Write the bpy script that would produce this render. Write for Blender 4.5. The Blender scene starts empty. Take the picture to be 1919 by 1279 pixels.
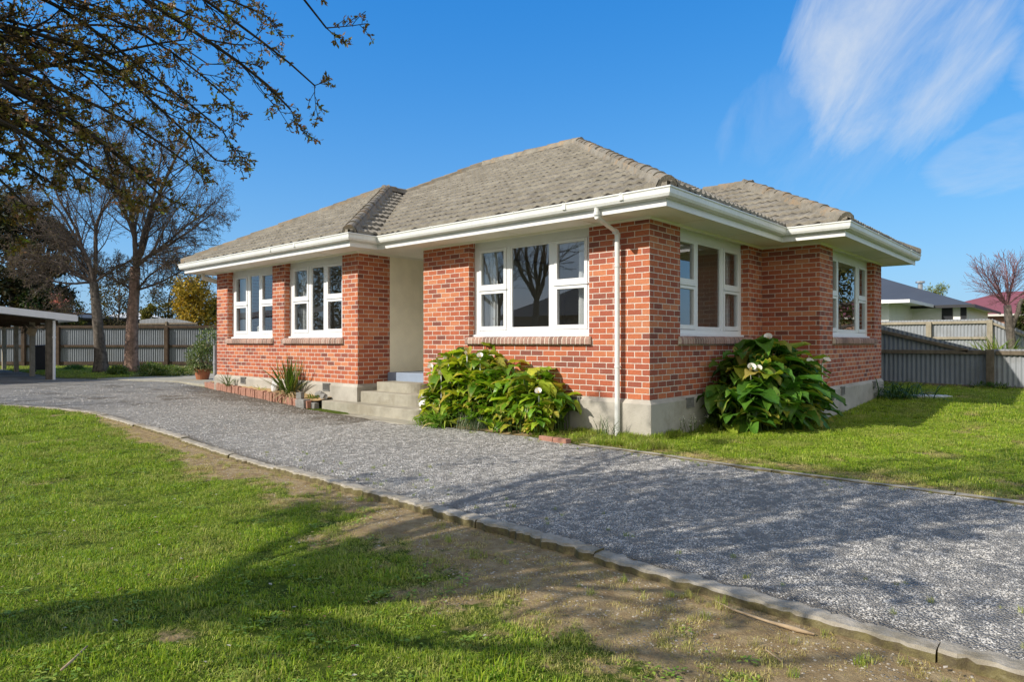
import bpy, bmesh, math, random
import numpy as np
from mathutils import Vector, Matrix, noise
R = math.radians
PI = math.pi
rng = random.Random(11)
sc = bpy.context.scene
COL = sc.collection

# ------------------------------------------------------------------ camera geometry (used to place things in the place)
F = 1236.53
CAMP = (4.7046, -8.1913, 1.3685)
DV = (math.cos(R(131.656)), math.sin(R(131.656)))
RV = (DV[1], -DV[0])
def at(u, t, z=0.0):
    k = (u - 960.0) / F * t
    return (CAMP[0] + t * DV[0] + k * RV[0], CAMP[1] + t * DV[1] + k * RV[1], z)
def pt(u, v, t):
    return at(u, t, CAMP[2] + (642.0 - v) / F * t)
def on_y(u, Y):
    q = (DV[0] + (u - 960) / F * RV[0], DV[1] + (u - 960) / F * RV[1])
    t = (Y - CAMP[1]) / q[1]
    return CAMP[0] + t * q[0], t
def hz(v, t):
    return CAMP[2] + (642.0 - v) / F * t
GP = [(-80, .28), (-24, .25), (-16, .2), (-10, .13), (-6.5, .05), (-3, 0), (60, 0)]
def gz(x):
    if x <= -80: return .28
    for (a, b), (c, d) in zip(GP, GP[1:]):
        if a <= x <= c:
            return b + (d - b) * (x - a) / (c - a)
    return 0.0
def interp(tab, x):
    if x <= tab[0][0]: return tab[0][1]
    for (a, b), (c, d) in zip(tab, tab[1:]):
        if a <= x <= c:
            return b + (d - b) * (x - a) / (c - a)
    return tab[-1][1]
def sstep(a, b, x):
    t = max(0., min(1., (x - a) / (b - a)))
    return t * t * (3 - 2 * t)
def fbm(x, y, z=0.0, o=3):
    return noise.fractal((x, y, z), .6, 2.1, o)

# ------------------------------------------------------------------ mesh builder
class MB:
    def __init__(s):
        s.v = []; s.f = []; s.m = []; s.c = []; s.uv = {}
        s.col = (1, 1, 1)
    def add(s, vs, fs, mi=0, uvs=None, col=None):
        b = len(s.v)
        s.v.extend(vs)
        c = col or s.col
        s.c.extend([c] * len(vs))
        for i, f in enumerate(fs):
            if uvs: s.uv[len(s.f)] = uvs[i]
            s.f.append(tuple(b + k for k in f)); s.m.append(mi)
    def box(s, x0, x1, y0, y1, z0, z1, mi=0):
        v = [(x0,y0,z0),(x1,y0,z0),(x1,y1,z0),(x0,y1,z0),(x0,y0,z1),(x1,y0,z1),(x1,y1,z1),(x0,y1,z1)]
        s.add(v, [(0,3,2,1),(4,5,6,7),(0,1,5,4),(1,2,6,5),(2,3,7,6),(3,0,4,7)], mi)
    def obox(s, c, sx, sy, sz, rz=0., rx=0., ry=0., mi=0):
        M = Matrix.Translation(c) @ Matrix.Rotation(rz, 4, 'Z') @ Matrix.Rotation(ry, 4, 'Y') @ Matrix.Rotation(rx, 4, 'X')
        v = []
        for a, b, d in ((-1,-1,-1),(1,-1,-1),(1,1,-1),(-1,1,-1),(-1,-1,1),(1,-1,1),(1,1,1),(-1,1,1)):
            v.append(tuple(M @ Vector((a*sx/2, b*sy/2, d*sz/2))))
        s.add(v, [(0,3,2,1),(4,5,6,7),(0,1,5,4),(1,2,6,5),(2,3,7,6),(3,0,4,7)], mi)
    def prism(s, poly, z0, z1, mi=0):
        n = len(poly)
        v = [(p[0], p[1], z0) for p in poly] + [(p[0], p[1], z1) for p in poly]
        fs = [tuple(range(n-1, -1, -1)), tuple(range(n, 2*n))]
        for i in range(n):
            j = (i + 1) % n
            fs.append((i, j, n + j, n + i))
        s.add(v, fs, mi)
    def tube(s, pts, rad, n=6, cap=True, mi=0, col=None):
        pts = [Vector(p) for p in pts]
        k = len(pts)
        if not hasattr(rad, '__len__'): rad = [rad] * k
        vs = []
        up = None
        for i in range(k):
            d = (pts[min(i+1, k-1)] - pts[max(i-1, 0)])
            if d.length < 1e-9: d = Vector((0,0,1))
            d.normalize()
            if up is None:
                up = Vector((0,0,1)) if abs(d.z) < .9 else Vector((1,0,0))
            a = d.cross(up)
            if a.length < 1e-6: a = d.cross(Vector((.3,.9,.1)))
            a.normalize(); b = a.cross(d); up = b
            for j in range(n):
                t = 2 * PI * j / n
                vs.append(tuple(pts[i] + (a * math.cos(t) + b * math.sin(t)) * rad[i]))
        fs = []
        for i in range(k - 1):
            for j in range(n):
                q = (j + 1) % n
                fs.append((i*n+j, i*n+q, (i+1)*n+q, (i+1)*n+j))
        if cap:
            fs.append(tuple(range(n-1, -1, -1))); fs.append(tuple((k-1)*n + j for j in range(n)))
        s.add(vs, fs, mi, None, col)
    def lathe(s, prof, c, n=20, mi=0):
        vs = []
        for r, z in prof:
            for j in range(n):
                t = 2*PI*j/n
                vs.append((c[0]+r*math.cos(t), c[1]+r*math.sin(t), c[2]+z))
        fs = []
        for i in range(len(prof)-1):
            for j in range(n):
                q = (j+1) % n
                fs.append((i*n+j, i*n+q, (i+1)*n+q, (i+1)*n+j))
        fs.append(tuple(range(n-1,-1,-1))); fs.append(tuple((len(prof)-1)*n+j for j in range(n)))
        s.add(vs, fs, mi)
    def sweep(s, path, prof, closed=False, mi=0):
        """profile points (outward offset, z) swept along a level path with mitred corners; outward = right of travel"""
        n = len(path); k = len(prof); vs = []
        for i in range(n):
            p = Vector(path[i][:2])
            dirs = []
            if i > 0: dirs.append((p - Vector(path[i-1][:2])).normalized())
            if i < n-1: dirs.append((Vector(path[i+1][:2]) - p).normalized())
            nr = [Vector((d.y, -d.x)) for d in dirs]
            if len(nr) == 1: m = nr[0]
            else:
                m = nr[0] + nr[1]; m.normalize(); m = m / max(.2, m.dot(nr[0]))
            for o, z in prof:
                vs.append((p.x + m.x*o, p.y + m.y*o, z + (path[i][2] if len(path[i]) > 2 else 0)))
        fs = []
        for i in range(n-1):
            for j in range(k):
                q = (j+1) % k
                fs.append((i*k+j, (i+1)*k+j, (i+1)*k+q, i*k+q))
        fs.append(tuple(range(k))); fs.append(tuple((n-1)*k + j for j in range(k-1,-1,-1)))
        s.add(vs, fs, mi)
    def build(s, name, mats, parent=None, smooth=False, bevel=0., loc=None, recalc=False):
        if not isinstance(mats, (list, tuple)): mats = [mats]
        org = Vector((0,0,0))
        if parent is not None:
            q = parent
            while q is not None:
                org = org + q.location; q = q.parent
        elif loc is not None: org = Vector(loc)
        me = bpy.data.meshes.new(name)
        v = np.array(s.v, dtype=np.float64).reshape(-1, 3) - np.array(org)
        me.from_pydata(v.tolist(), [], s.f)
        for m in mats: me.materials.append(m)
        if len(mats) > 1: me.polygons.foreach_set('material_index', s.m)
        if any(c != (1,1,1) for c in s.c[:50]) or any(c != (1,1,1) for c in s.c[-50:]):
            ca = me.color_attributes.new('Col', 'FLOAT_COLOR', 'POINT')
            arr = np.ones((len(s.c), 4), dtype=np.float32); arr[:, :3] = np.array(s.c, dtype=np.float32)
            ca.data.foreach_set('color', arr.ravel())
        if s.uv:
            ul = me.uv_layers.new(name='UVMap')
            for pi, uvs in s.uv.items():
                ls = me.polygons[pi].loop_start
                for k, uv in enumerate(uvs): ul.data[ls+k].uv = uv
        me.validate()
        if recalc:
            bm = bmesh.new(); bm.from_mesh(me); bmesh.ops.recalc_face_normals(bm, faces=bm.faces); bm.to_mesh(me); bm.free()
        if smooth: me.polygons.foreach_set('use_smooth', [True] * len(me.polygons))
        me.update()
        o = bpy.data.objects.new(name, me)
        COL.objects.link(o)
        if parent is not None: o.parent = parent
        elif loc is not None: o.location = loc
        if bevel:
            b = o.modifiers.new('bevel', 'BEVEL'); b.width = bevel; b.segments = 2; b.limit_method = 'ANGLE'; b.angle_limit = R(40)
        return o

def tag(o, label=None, cat=None, group=None, kind=None):
    if label: o['label'] = label
    if cat: o['category'] = cat
    if group: o['group'] = group
    if kind: o['kind'] = kind
    return o
def thing(name, label, cat, loc=(0,0,0), group=None):
    o = bpy.data.objects.new(name, None); COL.objects.link(o)
    o.location = loc; o.empty_display_size = .2
    return tag(o, label, cat, group)

# ------------------------------------------------------------------ materials
class NT:
    def __init__(s, name):
        s.mat = bpy.data.materials.new(name); s.mat.use_nodes = True
        s.t = s.mat.node_tree; s.t.nodes.clear()
        s.out = s.n('ShaderNodeOutputMaterial')
    def n(s, ty, **kw):
        o = s.t.nodes.new(ty)
        for k, v in kw.items(): setattr(o, k, v)
        return o
    def l(s, a, b): s.t.links.new(a, b)
    def setin(s, node, **kw):
        for k, v in kw.items():
            k = k.replace('_', ' ')
            i = node.inputs[k]
            if hasattr(v, 'bl_idname') or hasattr(v, 'is_linked'): s.l(v, i)
            else: i.default_value = v
        return node
    def coord(s, which='Object'):
        return s.n('ShaderNodeTexCoord').outputs[which]
    def pos(s):
        return s.n('ShaderNodeNewGeometry').outputs['Position']
    def noise(s, vec, scale, detail=4., rough=.6, out='Fac'):
        o = s.n('ShaderNodeTexNoise'); s.l(vec, o.inputs['Vector'])
        o.inputs['Scale'].default_value = scale; o.inputs['Detail'].default_value = detail; o.inputs['Roughness'].default_value = rough
        return o.outputs[out]
    def ramp(s, fac, stops, interp='LINEAR'):
        o = s.n('ShaderNodeValToRGB'); cr = o.color_ramp; cr.interpolation = interp
        while len(cr.elements) < len(stops): cr.elements.new(.5)
        for e, (p, c) in zip(cr.elements, stops):
            e.position = p
            e.color = (c, c, c, 1) if not hasattr(c, '__len__') else (*c, 1)
        s.l(fac, o.inputs['Fac'])
        return o.outputs['Color']
    def mix(s, fac, a, b, mode='MIX'):
        o = s.n('ShaderNodeMix', data_type='RGBA', blend_type=mode)
        for sock, v in ((o.inputs[0], fac), (o.inputs[6], a), (o.inputs[7], b)):
            if hasattr(v, 'is_linked'): s.l(v, sock)
            elif hasattr(v, '__len__'): sock.default_value = (*v, 1) if len(v) == 3 else v
            else: sock.default_value = v
        return o.outputs[2]
    def math(s, op, a, b=None):
        o = s.n('ShaderNodeMath', operation=op)
        for i, v in enumerate((a, b)):
            if v is None: continue
            if hasattr(v, 'is_linked'): s.l(v, o.inputs[i])
            else: o.inputs[i].default_value = v
        return o.outputs[0]
    def bump(s, h, strength=.5, dist=.01, normal=None):
        o = s.n('ShaderNodeBump'); s.l(h, o.inputs['Height'])
        o.inputs['Strength'].default_value = strength; o.inputs['Distance'].default_value = dist
        if normal is not None: s.l(normal, o.inputs['Normal'])
        return o.outputs[0]
    def bsdf(s, col, rough=.6, normal=None, spec=.5, metal=0.):
        o = s.n('ShaderNodeBsdfPrincipled')
        for nm, v in (('Base Color', col), ('Roughness', rough), ('Specular IOR Level', spec), ('Metallic', metal)):
            if hasattr(v, 'is_linked'): s.l(v, o.inputs[nm])
            elif hasattr(v, '__len__'): o.inputs[nm].default_value = (*v, 1)
            else: o.inputs[nm].default_value = v
        if normal is not None: s.l(normal, o.inputs['Normal'])
        return o.outputs[0]
    def done(s, sh):
        s.l(sh, s.out.inputs['Surface']); return s.mat

def simple(name, col, rough=.6, var=.25, scale=6., bump=.0, bscale=40., spec=.4, dirt=None, metal=0., streak=0.):
    t = NT(name); p = t.pos()
    n = t.noise(p, scale, 5)
    a = tuple(c * (1 - var) for c in col); b = tuple(min(1, c * (1 + var)) for c in col)
    c = t.ramp(n, [(.3, a), (.7, b)])
    if dirt:
        d = t.noise(p, 1.7, 6, .7)
        c = t.mix(t.ramp(d, [(.5, 0.), (.72, .8)]), c, dirt)
    if streak:
        mp = t.n('ShaderNodeMapping'); t.l(p, mp.inputs[0]); mp.inputs['Scale'].default_value = (14, 14, .7)
        k = t.noise(mp.outputs[0], 1.5, 5)
        c = t.mix(t.ramp(k, [(.45, 0.), (.75, streak)]), c, tuple(x*.35 for x in col))
    nm = t.bump(t.noise(p, bscale, 4), bump, .01) if bump else None
    return t.done(t.bsdf(c, rough, nm, spec, metal))

def leafmat(name, trans=.35, rough=.45, spec=.4, island=.25):
    t = NT(name)
    a = t.n('ShaderNodeVertexColor', layer_name='Col').outputs['Color']
    g = t.n('ShaderNodeNewGeometry')
    k = t.ramp(g.outputs['Random Per Island'], [(0, 1 - island), (1, 1 + island)])
    c = t.mix(1., a, k, 'MULTIPLY')
    n = t.noise(g.outputs['Position'], 25, 3)
    c = t.mix(1., c, t.ramp(n, [(.3, .75), (.7, 1.2)]), 'MULTIPLY')
    b = t.bsdf(c, rough, None, spec)
    tr = t.n('ShaderNodeBsdfTranslucent')
    t.l(t.mix(1., c, (1.25, 1.25, .6), 'MULTIPLY'), tr.inputs['Color'])
    m = t.n('ShaderNodeMixShader'); m.inputs[0].default_value = trans
    t.l(b, m.inputs[1]); t.l(tr.outputs[0], m.inputs[2])
    return t.done(m.outputs[0])

def brick_mat(name):
    t = NT(name)
    uv = t.n('ShaderNodeUVMap', uv_map='UVMap').outputs[0]
    wob = t.noise(uv, 9., 3, .6, 'Color')
    vm = t.n('ShaderNodeVectorMath', operation='MULTIPLY_ADD')
    t.l(wob, vm.inputs[0]); vm.inputs[1].default_value = (.005, .005, 0); t.l(uv, vm.inputs[2])
    br = t.n('ShaderNodeTexBrick'); t.l(vm.outputs[0], br.inputs['Vector'])
    br.inputs['Color1'].default_value = (0,0,0,1); br.inputs['Color2'].default_value = (1,1,1,1); br.inputs['Mortar'].default_value = (.5,.5,.5,1)
    br.inputs['Scale'].default_value = 1.; br.inputs['Mortar Size'].default_value = .0066; br.inputs['Mortar Smooth'].default_value = .25
    br.inputs['Brick Width'].default_value = .24; br.inputs['Row Height'].default_value = .086
    col = t.ramp(br.outputs['Color'], [(0, (.225,.085,.064)), (.2, (.35,.105,.066)), (.5, (.46,.132,.068)), (.8, (.53,.175,.082)), (1, (.585,.24,.125))])
    p = t.pos()
    n1 = t.noise(uv, 38., 4, .7)
    col = t.mix(.55, col, t.ramp(n1, [(.3, (.62,.6,.62)), (.7, (1.25,1.2,1.15))]), 'MULTIPLY')
    big = t.noise(p, .9, 4)
    col = t.mix(.6, col, t.ramp(big, [(.3, (.78,.78,.8)), (.7, (1.12,1.1,1.08))]), 'MULTIPLY')
    # pale smears of lime on some bricks
    sm = t.noise(uv, 6.5, 6, .75)
    col = t.mix(t.ramp(sm, [(.6, 0.), (.78, .45)]), col, (.55,.40,.32))
    mo = t.ramp(t.noise(uv, 22., 4), [(.3, (.57,.49,.41)), (.7, (.81,.74,.65))])
    c = t.mix(br.outputs['Fac'], col, mo)
    h = t.math('ADD', t.math('MULTIPLY', br.outputs['Fac'], -1.), t.math('MULTIPLY', n1, .35))
    return t.done(t.bsdf(c, .85, t.bump(h, .8, .007), .25))

def glass_mat(name):
    t = NT(name)
    g = t.n('ShaderNodeBsdfGlossy'); g.inputs['Roughness'].default_value = .0; g.inputs['Color'].default_value = (.92,.95,1,1)
    tr = t.n('ShaderNodeBsdfTransparent'); tr.inputs['Color'].default_value = (.8,.82,.82,1)
    lw = t.n('ShaderNodeLayerWeight'); lw.inputs['Blend'].default_value = .5
    gp = t.n('ShaderNodeNewGeometry')
    t.l(t.bump(t.noise(gp.outputs['Position'], 1.3, 1), .03, .05), g.inputs['Normal'])
    m = t.n('ShaderNodeMixShader')
    f3 = t.math('MULTIPLY', t.math('POWER', lw.outputs['Facing'], 4.), .9); f5 = t.math('ADD', f3, .13)
    t.l(f5, m.inputs[0]); t.l(tr.outputs[0], m.inputs[1]); t.l(g.outputs[0], m.inputs[2])
    return t.done(m.outputs[0])

def island_mat(name, stops, rough=.8, bump=.5, bscale=60., spec=.3, nscale=18.):
    t = NT(name); g = t.n('ShaderNodeNewGeometry')
    c = t.ramp(g.outputs['Random Per Island'], stops)
    n = t.noise(g.outputs['Position'], nscale, 5, .7)
    c = t.mix(.7, c, t.ramp(n, [(.3, .65), (.7, 1.3)]), 'MULTIPLY')
    return t.done(t.bsdf(c, rough, t.bump(t.noise(g.outputs['Position'], bscale, 4), bump, .008), spec))

M = {}
M['brick'] = brick_mat('red_brick')
M['paint'] = simple('white_paint', (.80,.80,.79), .42, .035, 3, .05, 60, .45)
M['frame'] = simple('window_paint', (.82,.83,.84), .38, .03, 4, .04, 80, .45)
M['gutter'] = simple('gutter_paint', (.78,.79,.76), .35, .06, 2.2, .03, 30, .5, streak=.14)
M['soffit'] = simple('soffit_paint', (.90,.87,.77), .6, .04, 1.5, .05, 50, .3)
M['cream'] = simple('cream_stucco', (.92,.86,.69), .75, .06, 3, .25, 120, .2)
M['plinth'] = simple('plinth_concrete', (.44,.41,.355), .85, .14, 2.5, .5, 45, .2, dirt=(.28,.255,.205))
M['step'] = simple('step_concrete', (.36,.335,.27), .85, .16, 5, .45, 60, .2, dirt=(.24,.21,.15))
M['blue'] = simple('porch_blue_paint', (.27,.33,.43), .45, .06, 4, .08, 60, .4)
M['glass'] = glass_mat('window_glass')
M['room'] = simple('room_paint', (.78,.75,.68), .8, .04, 2)
M['floorboard'] = simple('room_floor', (.14,.09,.055), .5, .2, 3)
M['curtain'] = simple('sheer_curtain', (.78,.79,.80), .8, .04, 6)
M['dark'] = simple('dark_void', (.02,.02,.02), .8, .1, 5)
M['grille'] = simple('vent_grille', (.06,.06,.06), .7, .2, 20)
M['door'] = simple('door_paint', (.55,.56,.55), .45, .04, 3)
M['brass'] = simple('brass', (.55,.40,.15), .35, .1, 9, metal=1.)
M['wood'] = simple('weathered_timber', (.16,.13,.095), .85, .3, 7, .5, 70, .2, streak=.5)
M['wood_dark'] = simple('dark_timber', (.085,.06,.042), .85, .3, 6, .5, 70, .2, streak=.5)
M['wood_light'] = simple('pale_timber', (.33,.29,.22), .8, .2, 6, .4, 70, .2, streak=.3)
M['tin'] = simple('corrugated_tin', (.30,.32,.345), .55, .10, 1.3, .1, 30, .4, dirt=(.22,.215,.20), streak=.22)
M['tin_dark'] = simple('old_fence_tin', (.215,.24,.275), .6, .12, 1.3, .1, 30, .35, dirt=(.17,.175,.17), streak=.3)  # darker copy of the tin, shade on the fence put into its colour
M['bark'] = simple('grey_bark', (.14,.12,.10), .9, .5, 9, 1., 22, .1, dirt=(.06,.05,.04), streak=.7)
M['bark_red'] = simple('red_brown_bark', (.27,.18,.14), .9, .5, 8, 1., 20, .1, dirt=(.09,.075,.06), streak=.7)
M['bark_dark'] = simple('dark_bark', (.055,.045,.035), .9, .4, 14, .8, 40, .1)
M['twig'] = simple('twig_bark', (.115,.09,.072), .9, .3, 6)
M['twig_purple'] = simple('purple_twigs', (.19,.095,.10), .9, .25, 6)
M['leaf'] = leafmat('leaf')
M['leaf_gloss'] = leafmat('glossy_leaf', .42, .38, .5, .22)
M['leaf_far'] = leafmat('far_foliage', .25, .7, .2, .35)
M['petal'] = simple('white_petal', (.82,.80,.74), .5, .05, 20)
M['spadix'] = simple('yellow_spadix', (.65,.40,.04), .6, .1, 30)
M['terracotta'] = simple('terracotta', (.38,.15,.08), .8, .18, 8, .3, 60, .2)
M['stone'] = simple('grey_stone', (.24,.235,.22), .9, .25, 9, .7, 30, .2)
M['white_stone'] = simple('white_slab', (.62,.63,.62), .7, .08, 6)
M['statue'] = simple('white_plaster', (.74,.73,.69), .6, .08, 12, .2, 60)
M['stick'] = simple('dry_wood', (.40,.30,.19), .85, .2, 12, .4, 60, .2)
M['bin'] = simple('bin_plastic', (.015,.018,.024), .45, .2, 5)
M['roofdark'] = simple('slate_blue_metal', (.06,.07,.088), .65, .08, .6)
M['roofred'] = simple('red_metal_roof', (.235,.075,.08), .55, .1, .6)
M['house_white'] = simple('white_weatherboard', (.88,.88,.86), .6, .03, 2)
M['house_cream'] = simple('cream_board', (.62,.60,.54), .6, .05, 2)
M['dark_trim'] = simple('dark_trim', (.03,.03,.035), .5, .1, 3)
M['metal'] = simple('galvanised_metal', (.45,.46,.47), .4, .1, 8, metal=.7)
M['mulch'] = simple('straw_mulch', (.42,.29,.15), .95, .4, 30, 1., 70, .1)
M['grey_pipe'] = simple('grey_pipe_paint', (.30,.31,.33), .5, .25, 5, .1, 50)
M['sillbrick'] = island_mat('sill_brick', [(0, (.22,.14,.115)), (.4, (.33,.20,.16)), (.75, (.40,.25,.20)), (1, (.46,.33,.28))])
M['mortar'] = simple('mortar', (.74,.66,.56), .9, .12, 20, .4, 80, .1)
M['edgebrick'] = island_mat('edging_brick', [(0, (.24,.12,.09)), (.3, (.37,.19,.135)), (.6, (.42,.24,.175)), (.85, (.36,.25,.20)), (1, (.26,.23,.20))])

# lichen-weathered concrete roof tile
def tile_mat(name, warm=0.):
    t = NT(name); p = t.pos()
    g = t.n('ShaderNodeNewGeometry')
    n = t.noise(p, 3.2, 7, .72)
    c = t.ramp(n, [(.25, (.13,.117,.094)), (.5, (.225,.203,.166)), (.75, (.315,.288,.24))])
    f = t.noise(p, 42, 4, .7)
    c = t.mix(.5, c, t.ramp(f, [(.3, .65), (.7, 1.3)]), 'MULTIPLY')
    l = t.noise(p, 1.15, 5, .65)
    c = t.mix(t.ramp(l, [(.5, 0.), (.75, .55)]), c, (.32,.295,.24))
    if warm:
        o = t.noise(p, 2.6, 5, .7)
        c = t.mix(t.ramp(o, [(.5, 0.), (.66, warm)]), c, (.42,.26,.12))
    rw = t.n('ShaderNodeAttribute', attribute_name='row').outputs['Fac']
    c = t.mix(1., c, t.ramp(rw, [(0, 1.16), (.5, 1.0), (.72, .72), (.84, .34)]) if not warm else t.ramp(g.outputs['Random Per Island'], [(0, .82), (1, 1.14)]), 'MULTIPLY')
    return t.done(t.bsdf(c, .92, t.bump(t.noise(p, 55, 4), .7, .01), .15))
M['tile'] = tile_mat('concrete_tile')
M['tile_gap'] = simple('tile_hollow', (.035,.03,.024), .95, .3, 20)  # near-black lip strip: shade of the tile hollows painted on
M['cap'] = tile_mat('ridge_tile', .45)

def kerb_mat():
    t = NT('kerb_concrete'); p = t.pos(); g = t.n('ShaderNodeNewGeometry')
    n = t.noise(p, 8, 7, .75)
    c = t.ramp(n, [(.25, (.27,.235,.18)), (.5, (.43,.385,.31)), (.75, (.55,.50,.42))])
    d = t.noise(p, 3.1, 6, .7)
    c = t.mix(t.ramp(d, [(.48, 0.), (.7, .75)]), c, (.17,.145,.09))
    sx = t.n('ShaderNodeSeparateXYZ'); t.l(g.outputs['True Normal'], sx.inputs[0])
    f = t.math('ADD', t.math('MULTIPLY', sx.outputs['Z'], -1.), t.math('MULTIPLY', t.math('SUBTRACT', n, .5), .7))
    moss = t.ramp(t.noise(p, 16, 5, .7), [(.35, (.085,.065,.035)), (.6, (.17,.145,.045)), (.75, (.25,.215,.13))])
    c = t.mix(t.ramp(t.math('ADD', f, 1.), [(.3, 0.), (.75, .85)]), c, moss)
    return t.done(t.bsdf(c, .93, t.bump(t.noise(p, 36, 6, .75), 1., .014), .12))
M['kerb'] = kerb_mat()
# ground materials
def gravel_mat():
    t = NT('grey_gravel'); p = t.pos()
    v = t.n('ShaderNodeTexVoronoi', feature='F1'); t.l(p, v.inputs['Vector']); v.inputs['Scale'].default_value = 75
    c = t.ramp(t.n('ShaderNodeSeparateColor').outputs[0], [(0, .1), (1, .3)])
    sp = c.node.inputs['Fac'].links[0].from_node; t.l(v.outputs['Color'], sp.inputs[0])
    ramp = c.node.color_ramp
    for e, (ps, cc) in zip(ramp.elements, [(0, (.44,.42,.385)), (1, (.66,.635,.585))]): e.position = ps; e.color = (*cc, 1)
    b = t.noise(p, .8, 4)
    c = t.mix(.6, c, t.ramp(b, [(.3, (.78,.79,.8)), (.7, (1.15,1.13,1.1))]), 'MULTIPLY')
    at_ = t.n('ShaderNodeAttribute', attribute_name='bare').outputs['Fac']
    d = t.ramp(t.noise(p, 14, 5), [(.3, (.17,.135,.09)), (.7, (.30,.25,.18))])
    c = t.mix(at_, c, d)
    h = t.math('ADD', t.math('MULTIPLY', v.outputs['Distance'], -28.), t.math('MULTIPLY', t.noise(p, 6, 4), 2.))
    return t.done(t.bsdf(c, .85, t.bump(h, 1., .006), .3))
M['gravel'] = gravel_mat()
def soil_mat():
    t = NT('lawn_soil'); p = t.pos()
    at0 = t.n('ShaderNodeAttribute', attribute_name='bare').outputs['Fac']
    at_ = t.ramp(t.math('ADD', at0, t.math('MULTIPLY', t.math('SUBTRACT', t.noise(p, 13, 8, .8), .5), 2.0)), [(.3, 0.), (.58, 1.)])
    n = t.noise(p, 9, 6, .7)
    dirt = t.ramp(n, [(.25, (.19,.125,.062)), (.5, (.35,.255,.135)), (.75, (.50,.39,.225))])
    peb = t.n('ShaderNodeTexVoronoi', feature='F1'); t.l(p, peb.inputs['Vector']); peb.inputs['Scale'].default_value = 48
    pm = t.ramp(peb.outputs['Distance'], [(.2, 1.), (.32, 0.)])
    pk = t.math('MULTIPLY', pm, t.ramp(t.noise(p, 3.1, 4), [(.5, 0.), (.62, .8)]))
    dirt = t.mix(pk, dirt, (.40,.38,.35))
    g = t.ramp(t.noise(p, 26, 5, .7), [(.3, (.035,.058,.007)), (.55, (.085,.125,.013)), (.8, (.19,.20,.04))])
    c = t.mix(at_, g, dirt)
    h = t.math('ADD', t.math('MULTIPLY', t.noise(p, 55, 5, .75), 1.), pk)
    return t.done(t.bsdf(c, .95, t.bump(h, 1., .02), .1))
M['soil'] = soil_mat()
def blade_mat():
    t = NT('grass_blade')
    a = t.n('ShaderNodeAttribute', attribute_name='dry', attribute_type='INSTANCER').outputs['Fac']
    r = t.n('ShaderNodeObjectInfo').outputs['Random']
    g = t.n('ShaderNodeNewGeometry')
    green = t.ramp(g.outputs['Random Per Island'], [(0, (.12,.25,.01)), (.45, (.245,.405,.017)), (.88, (.42,.52,.035)), (1, (.64,.56,.19))])
    dry = t.ramp(g.outputs['Random Per Island'], [(0, (.38,.36,.07)), (.6, (.58,.48,.19)), (1, (.68,.55,.30))])
    c = t.mix(a, green, dry)
    c = t.mix(1., c, t.ramp(r, [(0, .75), (1, 1.2)]), 'MULTIPLY')
    b = t.bsdf(c, .5, None, .35)
    tr = t.n('ShaderNodeBsdfTranslucent'); t.l(c, tr.inputs['Color'])
    m = t.n('ShaderNodeMixShader'); m.inputs[0].default_value = .35
    t.l(b, m.inputs[1]); t.l(tr.outputs[0], m.inputs[2])
    return t.done(m.outputs[0])
M['blade'] = blade_mat()
def stone_mat():
    t = NT('gravel_stone'); r = t.n('ShaderNodeObjectInfo').outputs['Random']
    c = t.ramp(r, [(0, (.40,.382,.35)), (.45, (.53,.508,.468)), (.85, (.62,.595,.55)), (1, (.70,.675,.63))])
    return t.done(t.bsdf(c, .8, None, .3))
M['pebble'] = stone_mat()
M['clover'] = island_mat('clover_leaf', [(0, (.10,.20,.02)), (.6, (.19,.30,.03)), (1, (.33,.38,.05))], .6)
M['pebble_soil'] = island_mat('soil_pebble', [(0, (.22,.155,.09)), (.55, (.36,.29,.19)), (.85, (.42,.37,.29)), (1, (.55,.51,.45))])

# ------------------------------------------------------------------ SETTING: ground sheets
KERB = [(-24,-15.5),(-20,-10.6),(-17,-7.9),(-15,-6.7),(-13,-5.95),(-11.4,-5.21),(-10.34,-4.78),(-8.83,-4.34),(-7.21,-4.31),(-4.86,-4.36),(-3.54,-4.43),(-2.31,-4.5),(-.15,-4.52),(1.47,-4.58),(2.8,-4.65),(4.47,-4.72),(9,-4.95),(18,-5.4)]
BACK = [(-32,-1.9),(-24,-2.0),(-19.6,-2.2),(-18.6,-1.5),(-17.1,-1.0),(-15.4,-.35),(-13.6,-.45),(-11.33,-.78),(-9.32,-.98),(-7.29,-1.13),(-6.9,-1.2),(-4.4,-1.3),(-3.8,-1.2),(-3.2,-.95),(-2.2,-.98),(-1.4,-.98),(-.29,-1.1),(.65,-1.1),(1.8,-1.2),(18,-1.24)]
def kz(x): return gz(x) + .014
def drop(x): return -.036 * sstep(-8.5, -2.5, x) - .005

def sheet(name, xs, y0, y1, ny, zf, mat, bare=None):
    nx = len(xs); vs = []; b = []
    for x in xs:
        a, c = y0(x), y1(x)
        for j in range(ny + 1):
            f = j / ny
            y = a + (c - a) * f
            vs.append((x, y, zf(x, y)))
            if bare: b.append(bare(x, y))
    me = bpy.data.meshes.new(name)
    fs = [(i*(ny+1)+j, (i+1)*(ny+1)+j, (i+1)*(ny+1)+j+1, i*(ny+1)+j+1) for i in range(nx-1) for j in range(ny)]
    me.from_pydata(vs, [], fs); me.materials.append(mat)
    me.polygons.foreach_set('use_smooth', [True]*len(fs))
    if bare:
        at_ = me.attributes.new('bare', 'FLOAT', 'POINT'); at_.data.foreach_set('value', b)
    o = bpy.data.objects.new(name, me); COL.objects.link(o)
    return tag(o, kind='structure')
def frange(a, b, s):
    n = max(1, int(round((b - a) / s)))
    return [a + (b - a) * i / n for i in range(n + 1)]

g = MB(); g.add([(-500,-500,-.35),(500,-500,-.35),(500,500,-.35),(-500,500,-.35)], [(0,1,2,3)])
ground = g.build('ground', M['soil']); tag(ground, kind='structure')

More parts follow.
